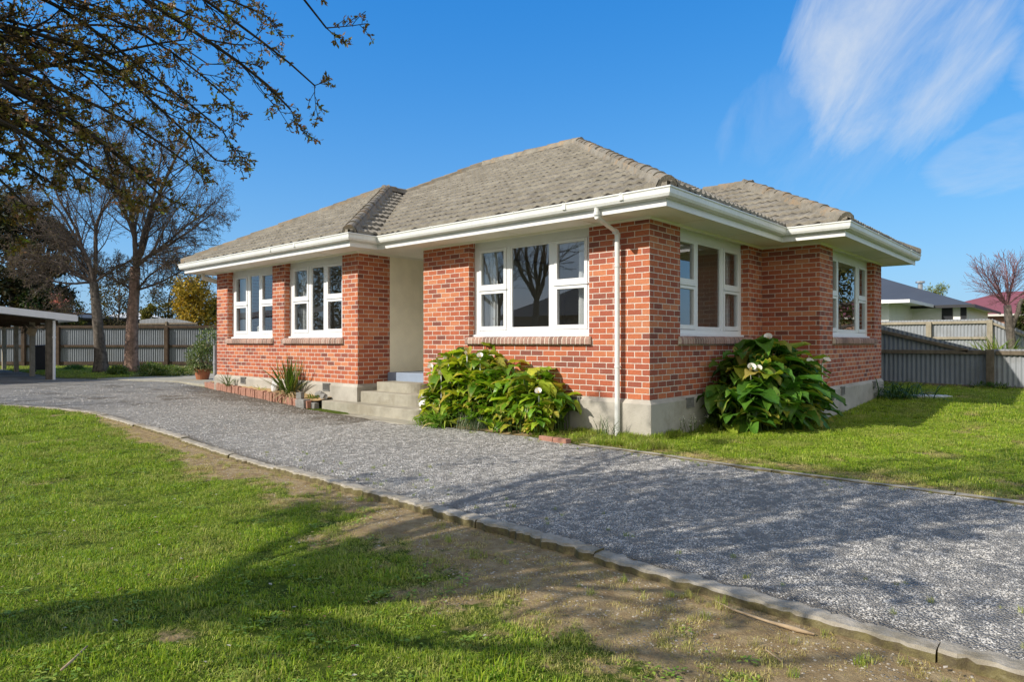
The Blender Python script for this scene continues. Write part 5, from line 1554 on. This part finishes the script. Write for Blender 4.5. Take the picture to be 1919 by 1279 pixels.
# ------------------------------------------------------------------ neighbouring houses
def hip_house(name, label, x0, x1, y0, y1, ze, rise, wallm, roofm, over=.5, zb=0., win=(), chimney=None, trim='dark_trim', cat='house', ridge=True):
    t = thing(name, label, cat, ((x0+x1)/2, (y0+y1)/2, zb))
    m = MB(); m.box(x0+over, x1-over, y0+over, y1-over, zb, ze-.02); w_ = m.build('wall', M[wallm], t)
    m = MB(); w2 = (y1-y0)/2
    a = min(w2, (x1-x0)/2 - .1); k = rise/a
    v = [(x0,y0,ze),(x1,y0,ze),(x1,y1,ze),(x0,y1,ze),(x0+a,y0+w2,ze+rise),(x1-a,y0+w2,ze+rise)]
    m.add(v, [(0,1,5,4),(1,2,5),(2,3,4,5),(3,0,4)])
    rf = m.build('roof', M[roofm], t)
    m = MB(); m.add([(x0+.02,y0+.02,ze-.015),(x1-.02,y0+.02,ze-.015),(x1-.02,y1-.02,ze-.015),(x0+.02,y1-.02,ze-.015)], [(3,2,1,0)]); m.build('soffit', M['house_white'], t)
    m = MB(); m.sweep([(x0,y1),(x0,y0),(x1,y0),(x1,y1)], [(-.02,ze-.12),(.03,ze-.12),(.03,ze+.02),(-.02,ze+.02)]); m.build('gutter', M[trim], t, recalc=True)
    for (face, a0, a1, z0, z1) in win:
        m = MB(); g_ = MB()
        if face == 's':
            m.box(a0-.06,a1+.06,y0+over-.04,y0+over-.004,z0-.06,z1+.06); g_.box(a0,a1,y0+over-.05,y0+over-.041,z0,z1)
        else:
            m.box(x1-over+.004,x1-over+.04,a0-.06,a1+.06,z0-.06,z1+.06); g_.box(x1-over+.041,x1-over+.05,a0,a1,z0,z1)
        f_ = m.build('window', M['dark_trim'], t); g_.build('pane', M['glass'] if False else M['bin'], f_)
    if chimney:
        m = MB(); c_ = chimney; m.tube([(c_[0],c_[1],c_[2]),(c_[0],c_[1],c_[2]+c_[3])], .12, 10); m.tube([(c_[0],c_[1],c_[2]+c_[3]+.03),(c_[0],c_[1],c_[2]+c_[3]+.12)], .22, 10)
        m.build('chimney', M['metal'], rf)
    return t
HY = 29.0
x1_, tt = on_y(1826, HY); ze = hz(571, tt)
xw = lambda u: on_y(u, HY+.5)[0]
cpx = on_y(1725, HY+3.2)
hip_house('white_house', 'white house with dark blue-grey metal hip roof behind the pale back fence', x1_-17.5, x1_, HY, HY+11, ze, 2.15, 'house_white', 'roofdark', .55,
          win=[('s', xw(1697), xw(1707), .9, 3.1), ('s', xw(1768), xw(1783), .9, 3.1), ('s', xw(1803), xw(1809), .9, 3.1), ('e', HY+1.2, HY+2.4, .9, 2.3), ('e', HY+4.0, HY+5.2, .9, 2.3)], chimney=(cpx[0], HY+3.2, hz(555,cpx[1]), .65))
x1b, tb = on_y(1704, 23.6); zeb = hz(562, tb)
hip_house('white_cottage', 'white cottage gable end with pale eave just right of the brick house', x1b-9, x1b, 23.6, 31, zeb, .35, 'house_white', 'paint', .95, trim='paint')
x0r, tr_ = on_y(1846, 44.); zer = hz(590, tr_)
hip_house('red_roof_house', 'distant house with maroon metal roof and cream eave at the right edge', x0r-4.5, x0r+16, 44, 54, zer, hz(566, tr_)-zer+.9, 'edgebrick', 'roofred', .5, trim='house_cream', win=[('s', x0r+1.2, x0r+2.6, 1.0, 2.4)])
p1, p2 = at(128,43), at(215,43)
zl = hz(597, 43)
hip_house('low_shed', 'low dark shed roof behind the left fence between the bare trunks', p1[0]-3, p1[0]+1.2, p1[1]-1.5, p1[1]+4, zl, .35, 'dark_trim', 'roofdark', .3, zb=.28, cat='shed')
p1 = at(228, 47)
hip_house('brown_shed', 'brown shed with pale sunlit roof behind the left fence', p1[0]-3.2, p1[0]+1.5, p1[1]-2, p1[1]+4, hz(601,47), .7, 'wood_dark', 'house_white', .3, zb=.28, cat='shed', trim='wood_dark')
# the house and trees across the street (seen mirrored in the front windows)
hip_house('street_house', 'bungalow across the street mirrored in the front windows', -26, 4, -34, -24, 3.0, 2.6, 'edgebrick', 'roofdark', .5, win=[('s',-10,-8,1,2.3)])
r = random.Random(90)
def mirror_tree(label, b, seed, h, n):
    r = random.Random(seed); T = thing('street_tree', label, 'tree', b); tm = MB(); tips = []
    grow(tm, b, (r.uniform(-.1,.1),r.uniform(-.1,.1),1), h*.35, .2, 9, r, dict(seg=.5,wig=.05,up=[.05],lv=0,sides=[8],rmin=.1,taper=.7), tips)
    tm.build('trunk', M['bark'], T); cm = MB(); tp2 = []; top = tips[-1][0]
    P = dict(seg=.4, wig=.14, up=[.06,.05,.03], lv=2, kids=[8,6,4], ang=[(20,50),(25,60),(25,60)], len=[.5,.5,.5], rad=[.5,.5,.5], sides=[5,4,3], rmin=.012, taper=.3, **{'from':[.15,.1,.1]})
    for i in range(n):
        a = 2*PI*i/n; e = R(r.uniform(45,80)); grow(cm, top, (math.cos(a)*math.cos(e), math.sin(a)*math.cos(e), math.sin(e)), h*.55, .11, 0, r, P, tp2)
    cm.build('branches', M['twig'], T)
mirror_tree('bare street tree mirrored at the left of the wide front window', (-20.5,-18.5,0), 91, 9, 6)
mirror_tree('bare street tree mirrored at the middle of the wide front window', (-16.5,-17,0), 92, 10, 6)
for i_, (x_, y_, h_, w_) in enumerate(((-30,-21,7,330),(-37,-20,7.5,360))):  # dark trees added out of view to dim the window reflections
    lab = ['dark garden tree nearer the house of the two across the street','dark garden tree farther left of the two across the street'][i_]
    r = random.Random(700+i_); T = thing('garden_tree', lab, 'tree', (x_,y_,0), 'dark garden trees across the street')
    tm = MB(); tm.tube(wiggle((x_,y_,0),(x_,y_,h_*.6),5,.02,r), [.25,.2,.17,.14,.1,.07], 8); tm.build('trunk', M['bark'], T)
    m = MB()
    for j in range(5200):
        d_ = rvec(r); q_ = .45+.6*r.random()**.5; q_ *= 1+.35*fbm(d_.x*2+x_, d_.y*2, d_.z*2, 3)
        p = Vector((x_+d_.x*3.4*q_, y_+d_.y*3*q_, h_*.52+d_.z*h_*.5*q_))
        if p.z > .3: leaf_quad(m, p, rvec(r), rvec(r), r.uniform(.18,.32), .15, vcol(pick(r, OLIVE+DARKC), r))
    m.build('crown', M['leaf_far'], T)
tree('weeping_willow', 'tall green weeping tree beyond the right fence mirrored in the end side window', 2200, 25, 640, 300, 280, 9000, .22, [(3,(.16,.17,.06)),(2,(.22,.22,.09)),(1,(.10,.11,.04))], 93, .3, 12, .1, z0=0, hole=.3)

# ------------------------------------------------------------------ grass and gravel scatter
lib = bpy.data.collections.new('scatter_sources')
def clump(k, n, rad, h0, h1, w, spread, seed):
    r = random.Random(seed); m = MB()
    for i in range(n):
        a = r.uniform(0, 2*PI); q_ = rad*math.sqrt(r.random()); b = Vector((q_*math.cos(a), q_*math.sin(a), -.004))
        az = r.uniform(0, 2*PI); L = r.uniform(h0, h1); ln = r.uniform(.1, spread); ww = w*r.uniform(.7,1.3)
        h = Vector((math.cos(az), math.sin(az), 0)); s_ = Vector((-h.y, h.x, 0))
        p1 = b + h*L*ln*.35 + Vector((0,0,L*.6)); p2 = b + h*L*ln + Vector((0,0,L*(1-.45*ln)))
        m.add([tuple(b - s_*ww/2), tuple(b + s_*ww/2), tuple(p1 + s_*ww*.4), tuple(p1 - s_*ww*.4), tuple(p2)], [(0,1,2,3),(3,2,4)])
    me = bpy.data.meshes.new('grass_clump'); me.from_pydata(m.v, [], m.f); me.materials.append(M['blade'])
    o = bpy.data.objects.new('grass_clump', me); return o
def scatter(name, pts, sources, label, cat, mat_attr=True):
    """pts: list of (x,y,z,scale,dry)"""
    c = bpy.data.collections.new(name + '_sources')
    for o in sources: c.objects.link(o)
    me = bpy.data.meshes.new(name); me.from_pydata([p[:3] for p in pts], [], [])
    for an, k in (('sc', 3), ('dry', 4)):
        a = me.attributes.new(an, 'FLOAT', 'POINT'); a.data.foreach_set('value', [p[k] for p in pts])
    o = bpy.data.objects.new(name, me); COL.objects.link(o)
    ng = bpy.data.node_groups.new(name + '_scatter', 'GeometryNodeTree')
    ng.interface.new_socket('Geometry', in_out='INPUT', socket_type='NodeSocketGeometry')
    ng.interface.new_socket('Geometry', in_out='OUTPUT', socket_type='NodeSocketGeometry')
    N = ng.nodes.new; i = N('NodeGroupInput'); out = N('NodeGroupOutput')
    ip_ = N('GeometryNodeInstanceOnPoints'); ci = N('GeometryNodeCollectionInfo'); ci.inputs['Collection'].default_value = c
    ci.inputs['Separate Children'].default_value = True; ci.inputs['Reset Children'].default_value = True
    m2p = N('GeometryNodeMeshToPoints')
    rv = N('FunctionNodeRandomValue'); rv.data_type = 'FLOAT_VECTOR'; rv.inputs[0].default_value = (-.12,-.12,0); rv.inputs[1].default_value = (.12,.12,6.283)
    na = N('GeometryNodeInputNamedAttribute'); na.data_type = 'FLOAT'; na.inputs['Name'].default_value = 'sc'
    L = ng.links.new
    L(i.outputs[0], m2p.inputs[0]); L(m2p.outputs[0], ip_.inputs['Points']); L(ci.outputs[0], ip_.inputs['Instance'])
    ip_.inputs['Pick Instance'].default_value = True
    L(rv.outputs[0], ip_.inputs['Rotation']); L(na.outputs[0], ip_.inputs['Scale']); L(ip_.outputs[0], out.inputs[0])
    md = o.modifiers.new('scatter', 'NODES'); md.node_group = ng
    return tag(o, label, cat, None, 'stuff')
def cam_t(x, y):
    dx, dy = x-CAMP[0], y-CAMP[1]
    t = dx*DV[0]+dy*DV[1]; l_ = dx*RV[0]+dy*RV[1]
    return t, l_
def seen(x, y, m_=2.6):
    t, l_ = cam_t(x, y)
    return t > .6 and abs(l_) < t*.80 + m_
r = random.Random(200)
lawn_src = [clump(k, 30, .05, .012, .034, .0034, 1.3, 300+k) for k in range(6)] + [clump(9, 30, .06, .02, .055, .0042, 1.3, 320), clump(10, 18, .055, .01, .026, .0055, 1.7, 321)]
pts = []
def put(x, y, zf, bf, far):
    b = bf(x, y)
    if r.random() < max(0., b*.9 - .12): return
    dry = min(1, max(0, b*1.3 + .35*fbm(x*1.7, y*1.7, 21) + r.uniform(-.15,.25)))
    s_ = (r.uniform(.55,1.2) * (1-.45*b)) * max(.5, 1 + .65*fbm(x*2.4, y*2.4, 31)) * far
    pts.append((x, y, zf(x, y)-.002, s_, dry))
# front lawn: density falls with distance
for (x0, x1, y0, y1, dens, far) in ((-2.5,7,-9.5,-4.5,950,1.0),(-7,-2.5,-10,-4.3,480,1.25),(-14,-7,-12,-4.3,210,1.7),(-22,-14,-15,-5.5,80,2.4)):
    for i in range(int((x1-x0)*(y1-y0)*dens)):
        x, y = r.uniform(x0,x1), r.uniform(y0,y1)
        if y > interp(KERB, x) - .12 or not seen(x, y): continue
        put(x, y, front_z, front_bare, far)
sz = lambda x, y: gz(x) + rise(x, y) + .002 + .008*fbm(x*1.2, y*1.2)
def in_house(x, y):
    if -12.2 < x < .07 and y > .0: return True
    if x < -5.9 and x > -12.2 and y > -.68: return True
    return x < 1.09 and y > 4.05 and y < 8.65 and x > -1
for (x0, x1, y0, y1, dens, far) in ((-1.3,7,-1.2,5,480,1.15),(.05,9,5,11.5,240,1.5),(-2,0.1,8.6,11.5,90,1.3),(-23,-12.4,1,14,45,1.7)):
    for i in range(int((x1-x0)*(y1-y0)*dens)):
        x, y = r.uniform(x0,x1), r.uniform(y0,y1)
        if y < interp(BACK, x) + .06 or in_house(x, y) or not seen(x, y): continue
        if x < -12 and x > -19.5 and y < 6.1: continue
        put(x, y, sz, side_bare, far)
for i in range(1500):       # grass behind the pad, under the two trees and carport
    u_ = r.uniform(-20, 250); t_ = r.uniform(21.5, 30.5); p = at(u_, t_)
    if p[0] > -19.6 and p[1] > -2.2: continue
    if p[1] < interp(BACK, p[0]) + .1: continue
    pts.append((p[0], p[1], gz(p[0]), r.uniform(1.6,2.8), r.uniform(0,.35)))
# longer tufts along plinths, fences and edges
long_src = [clump(k, 30, .06, .06, .15, .005, 1.1, 400+k) for k in range(4)]
pts2 = []
for i in range(1500):
    q_ = r.random()
    if q_ < .30: x, y = .08 + abs(r.gauss(0,.10)), r.uniform(-.1, 2.0)
    elif q_ < .45: x, y = r.uniform(-1.2, .1), -.08 - abs(r.gauss(0,.10))
    elif q_ < .6: x, y = r.uniform(-.2, 3.0), 11.42 - abs(r.gauss(0,.12))
    elif q_ < .75: x, y = r.uniform(-1.3,.6), r.uniform(-.95,-.3)
    else:
        x = r.uniform(-3.6, 5.5); y = interp(KERB, x) - .12 - abs(r.gauss(0,.25))
        if fbm(x*3, y*3, 4) < .12: continue
        pts2.append((x, y, front_z(x, y), r.uniform(.25,.5), r.uniform(.0,.9))); continue
    if fbm(x*2.5, y*2.5, 8) < -.1: continue
    pts2.append((x, y, sz(x, y), r.uniform(.5,1.15), r.uniform(0,.5)))
for i in range(130):        # weeds pushing through the gravel
    x = r.uniform(-3, 5.5); e = abs(r.gauss(0,.3)); y = interp(KERB, x) + .12 + e if r.random() < .6 else interp(BACK, x) - .06 - e*.5
    pts2.append((x, y, .008, r.uniform(.15,.35), r.uniform(0,.5)))
weed = []
for k in range(3):
    rr = random.Random(340+k); m = MB()
    for j in range(9):
        a = rr.uniform(0, 6.28); q_ = rr.uniform(.008,.05); c_ = Vector((q_*math.cos(a), q_*math.sin(a), rr.uniform(.012,.03)))
        leaf_quad(m, c_, Vector((math.cos(a), math.sin(a), rr.uniform(-.2,.3))), Vector((0,0,1)), rr.uniform(.02,.04), .02, (1,1,1), .15)
    me = bpy.data.meshes.new('clover'); me.from_pydata(m.v, [], m.f); me.materials.append(M['clover']); weed.append(bpy.data.objects.new('clover', me))
ptw = []
for i in range(4200):
    x, y = r.uniform(-6, 6.5), r.uniform(-9.3, -4.7)
    if r.random() < .22: y = r.uniform(-1, 6)
    if -4.75 < y < -1.2 or in_house(x, y) or not seen(x, y) or fbm(x*1.9, y*1.9, 44) < .08: continue
    fr = y < -3
    if fr and y > interp(KERB, x) - .15: continue
    if not fr and (x < .1 or y < interp(BACK, x) + .1): continue
    if (front_bare if fr else side_bare)(x, y) > .75: continue
    ptw.append((x, y, (front_z if fr else sz)(x, y), r.uniform(.4,.95), 0))
scatter('clover', ptw, weed, 'flat clover and broadleaf weeds dotted through the lawn', 'lawn weeds')
scatter('grass', pts, lawn_src, 'short green lawn grass thinning to bare soil beside the kerb', 'grass')
scatter('long_grass', pts2, long_src, 'longer grass tufts along the plinth and kerb edges', 'grass')
# loose stones
def stone(seed, mk='pebble'):
    rr = random.Random(seed); bm = bmesh.new(); bmesh.ops.create_icosphere(bm, subdivisions=1, radius=.5)
    sc_ = Vector((rr.uniform(.8,1.25), rr.uniform(.7,1.1), rr.uniform(.45,.75)))
    for v in bm.verts:
        k_ = 1 + rr.uniform(-.22,.22); v.co = Vector((v.co.x*sc_.x, v.co.y*sc_.y, v.co.z*sc_.z))*k_
    me = bpy.data.meshes.new('stone_piece'); bm.to_mesh(me); bm.free(); me.materials.append(M[mk])
    return bpy.data.objects.new('stone_piece', me)
ssrc = [stone(500+k) for k in range(6)]
pts3 = []
gzf = lambda x, y: gz(x) + .008 + .012*fbm(x*.8, y*.8, 1) + .006*fbm(x*4, y*4, 4)
for (x0, x1, dens, s0) in ((-.5,7,5600,.0095),(-4.5,-.5,3000,.012),(-9,-4.5,900,.016),(-16,-9,260,.023)):
    for i in range(int((x1-x0)*3.7*dens)):
        x = r.uniform(x0, x1); k0, k1 = interp(KERB, x)+.07, interp(BACK, x)-.03
        y = r.uniform(k0, k1)
        if not seen(x, y, 2.4): continue
        b = grav_bare(x, y)
        if r.random() < b*.75: continue
        q_ = s0*r.uniform(.55,1.5); pts3.append((x, y, gzf(x, y)-.16*q_, q_, 0))
scatter('gravel_stones', pts3, ssrc, 'loose grey gravel stones covering the driveway', 'gravel')
pts5 = []
for i in range(15000):       # stray stones on the bare soil beside the kerb
    x = r.uniform(-5, 5.6); d = abs(r.gauss(0,.8)); y = interp(KERB, x) - .11 - d
    if fbm(x*2.2, y*2.2, 12) < -.1 or front_bare(x, y) < r.uniform(.1,.7): continue
    pts5.append((x, y, front_z(x, y)-.001, .004 + .015*r.random()**3, 0))
scatter('soil_pebbles', pts5, [stone(600+k, 'pebble_soil') for k in range(5)], 'small brown pebbles on the bare soil beside the kerb', 'pebbles')
# leaf litter and petals on the lawn
litter = []
for k, c in enumerate(((.30,.16,.07),(.45,.36,.22),(.62,.56,.48))):
    m = MB(); leaf_quad(m, (0,0,0), Vector((1,0,.1)), Vector((0,0,1)), 1, .55, c); 
    me = bpy.data.meshes.new('fallen_leaf'); me.from_pydata(m.v, [], m.f)
    ca = me.color_attributes.new('Col', 'FLOAT_COLOR', 'POINT'); ca.data.foreach_set('color', [q_ for _ in m.v for q_ in (*c, 1)])
    me.materials.append(M['leaf']); litter.append(bpy.data.objects.new('fallen_leaf', me))
pts4 = []
for i in range(650):
    x = r.uniform(-6, 5.5); y = r.uniform(-8.5, -4.7)
    if y > interp(KERB, x)-.12: continue
    pts4.append((x, y, front_z(x, y)+.02, r.uniform(.012,.035), 0))
for i in range(60):
    x = r.uniform(-3.6, 5); y = r.uniform(-4.3,-.7); pts4.append((x, y, .025, r.uniform(.012,.03), 0))
for i in range(60):
    x = r.uniform(-3.6,-1.2); y = r.uniform(-1.02,-.75); pts4.append((x, y, .04, r.uniform(.02,.05), 0))
scatter('leaf_litter', pts4, litter, 'scattered fallen leaves and petals on lawn and soil', 'leaf litter')

# ------------------------------------------------------------------ sky, sun, camera
SKYC = ((1.4, .16), (.72, 1.12), (.44, 2.95))
w = bpy.data.worlds.new('World'); sc.world = w; w.use_nodes = True
nt = w.node_tree; nt.nodes.clear()
sun_dir = Vector((-.39, -1., .71)).normalized()
el = math.asin(sun_dir.z)
sky = nt.nodes.new('ShaderNodeTexSky'); sky.sky_type = 'NISHITA'; sky.sun_disc = False
sky.sun_elevation = el; sky.sun_rotation = math.atan2(sun_dir.x, sun_dir.y)
sky.air_density = 1.0; sky.dust_density = 1.3; sky.ozone_density = 2.2; sky.altitude = 0
tc = nt.nodes.new('ShaderNodeTexCoord')
def wn(ty, **k):
    o = nt.nodes.new(ty)
    for a_, b_ in k.items(): setattr(o, a_, b_)
    return o
def wm(op, a_, b_=None):
    o = wn('ShaderNodeMath', operation=op)
    for i_, v_ in enumerate((a_, b_)):
        if v_ is None: continue
        if hasattr(v_, 'is_linked'): nt.links.new(v_, o.inputs[i_])
        else: o.inputs[i_].default_value = v_
    return o.outputs[0]
sep = wn('ShaderNodeSeparateColor'); nt.links.new(sky.outputs[0], sep.inputs[0]); cmb = wn('ShaderNodeCombineColor')
for i_, (g_, k_) in enumerate(SKYC): nt.links.new(wm('MULTIPLY', wm('POWER', sep.outputs[i_], g_), k_), cmb.inputs[i_])
hs = cmb
def wdot(vec):
    o = wn('ShaderNodeVectorMath', operation='DOT_PRODUCT'); nt.links.new(tc.outputs['Generated'], o.inputs[0]); o.inputs[1].default_value = vec
    return o.outputs['Value']
def skydir(u, v):
    q_ = Vector((DV[0]+(u-960)/F*RV[0], DV[1]+(u-960)/F*RV[1], (642-v)/F)); return q_.normalized()
def cloud(u0, v0, u1, v1, halfw, seed, dens):
    """a streak of cirrus along the great arc between two directions"""
    a_, b_ = skydir(u0, v0), skydir(u1, v1); mid = (a_+b_).normalized(); ax = (b_-a_).normalized(); nn = mid.cross(ax).normalized(); half = (b_-a_).length/2
    s_ = wdot(ax); t_ = wdot(nn); f_ = wdot(mid)
    mp = wn('ShaderNodeCombineXYZ'); nt.links.new(wm('MULTIPLY', s_, .6), mp.inputs[0]); nt.links.new(wm('MULTIPLY', t_, 2.1), mp.inputs[1]); mp.inputs[2].default_value = seed
    n1 = wn('ShaderNodeTexNoise'); nt.links.new(mp.outputs[0], n1.inputs['Vector']); n1.inputs['Scale'].default_value = 5.5; n1.inputs['Detail'].default_value = 12; n1.inputs['Roughness'].default_value = .66; n1.inputs['Distortion'].default_value = .5
    n2 = wn('ShaderNodeTexNoise'); nt.links.new(mp.outputs[0], n2.inputs['Vector']); n2.inputs['Scale'].default_value = 2.3; n2.inputs['Detail'].default_value = 3
    tt_ = wm('ADD', wm('DIVIDE', t_, halfw), wm('MULTIPLY', wm('SUBTRACT', n2.outputs['Fac'], .5), 2.4))
    ss_ = wm('ADD', wm('DIVIDE', s_, half), wm('MULTIPLY', wm('SUBTRACT', n2.outputs['Fac'], .5), .8))
    r2 = wm('ADD', wm('MULTIPLY', tt_, tt_), wm('MULTIPLY', ss_, ss_))
    env = wm('MINIMUM', wm('MULTIPLY', wm('MAXIMUM', wm('SUBTRACT', 1., r2), 0.), 1.5), 1.)
    env = wm('MULTIPLY', env, wm('GREATER_THAN', f_, .3))
    body = wm('MAXIMUM', wm('MULTIPLY', wm('ADD', wm('SUBTRACT', n1.outputs['Fac'], .80), wm('MULTIPLY', env, .56)), 2.0), 0.)
    return wm('MULTIPLY', wm('MINIMUM', body, 1.), dens)
d = cloud(1880, -200, 1535, 340, .155, 3.1, .80)
d = wm('MAXIMUM', d, cloud(2150, 190, 1680, 370, .055, 8.4, .45))
d = wm('MAXIMUM', d, cloud(1760, 120, 1480, 500, .24, 5.7, .25))
d = wm('MAXIMUM', d, cloud(2500, 60, 1850, 60, .16, 6.6, .5))
zz = wdot((0, 0, 1)); hz_ = wm('MULTIPLY', wm('POWER', wm('MAXIMUM', wm('SUBTRACT', 1., wm('ABSOLUTE', zz)), 0.), 5.), .40)
d = wm('MAXIMUM', d, hz_)
bk = wdot((-DV[0]*.92, -DV[1]*.92, .39)); nb = wn('ShaderNodeTexNoise'); nt.links.new(tc.outputs['Generated'], nb.inputs['Vector']); nb.inputs['Scale'].default_value = 2.6; nb.inputs['Detail'].default_value = 6  # bright cloud bank added unseen behind the camera as fill light
bm_ = wm('MINIMUM', wm('MAXIMUM', wm('MULTIPLY', wm('ADD', bk, wm('MULTIPLY', wm('SUBTRACT', nb.outputs['Fac'], .62), .9)), 1.9), 0.), 1.)
mx = wn('ShaderNodeMix', data_type='RGBA'); nt.links.new(d, mx.inputs[0]); nt.links.new(hs.outputs[0], mx.inputs[6]); mx.inputs[7].default_value = (5.0, 5.35, 5.75, 1)
mx2 = wn('ShaderNodeMix', data_type='RGBA'); nt.links.new(wm('MULTIPLY', bm_, .92), mx2.inputs[0]); nt.links.new(mx.outputs[2], mx2.inputs[6]); mx2.inputs[7].default_value = (5.6, 5.5, 5.3, 1)
bg = nt.nodes.new('ShaderNodeBackground'); bg.inputs['Strength'].default_value = .15
nt.links.new(mx2.outputs[2], bg.inputs[0]); wo = nt.nodes.new('ShaderNodeOutputWorld'); nt.links.new(bg.outputs[0], wo.inputs[0])
sun = bpy.data.lights.new('sun', 'SUN'); sun.energy = 5.0; sun.angle = R(.53); sun.color = (1, .93, .82)
so_ = bpy.data.objects.new('sun', sun); COL.objects.link(so_); so_.rotation_euler = (-sun_dir).to_track_quat('-Z', 'Y').to_euler(); so_.location = (0,0,30)
cam = bpy.data.cameras.new('camera'); cam.sensor_width = 36; cam.lens = F/1919*36; cam.clip_end = 2000; cam.clip_start = .05
cam.shift_y = (642-639.5)/1919
co = bpy.data.objects.new('camera', cam); COL.objects.link(co); co.location = CAMP
co.rotation_euler = (R(90), 0, math.atan2(DV[1], DV[0]) - PI/2)
sc.camera = co
sc.view_settings.view_transform = 'Standard'; sc.view_settings.look = 'None'; sc.view_settings.exposure = 0; sc.view_settings.gamma = 1
sc.cycles.max_bounces = 6; sc.cycles.transparent_max_bounces = 10; sc.cycles.caustics_reflective = False; sc.cycles.caustics_refractive = False
sc.cycles.use_denoising = True
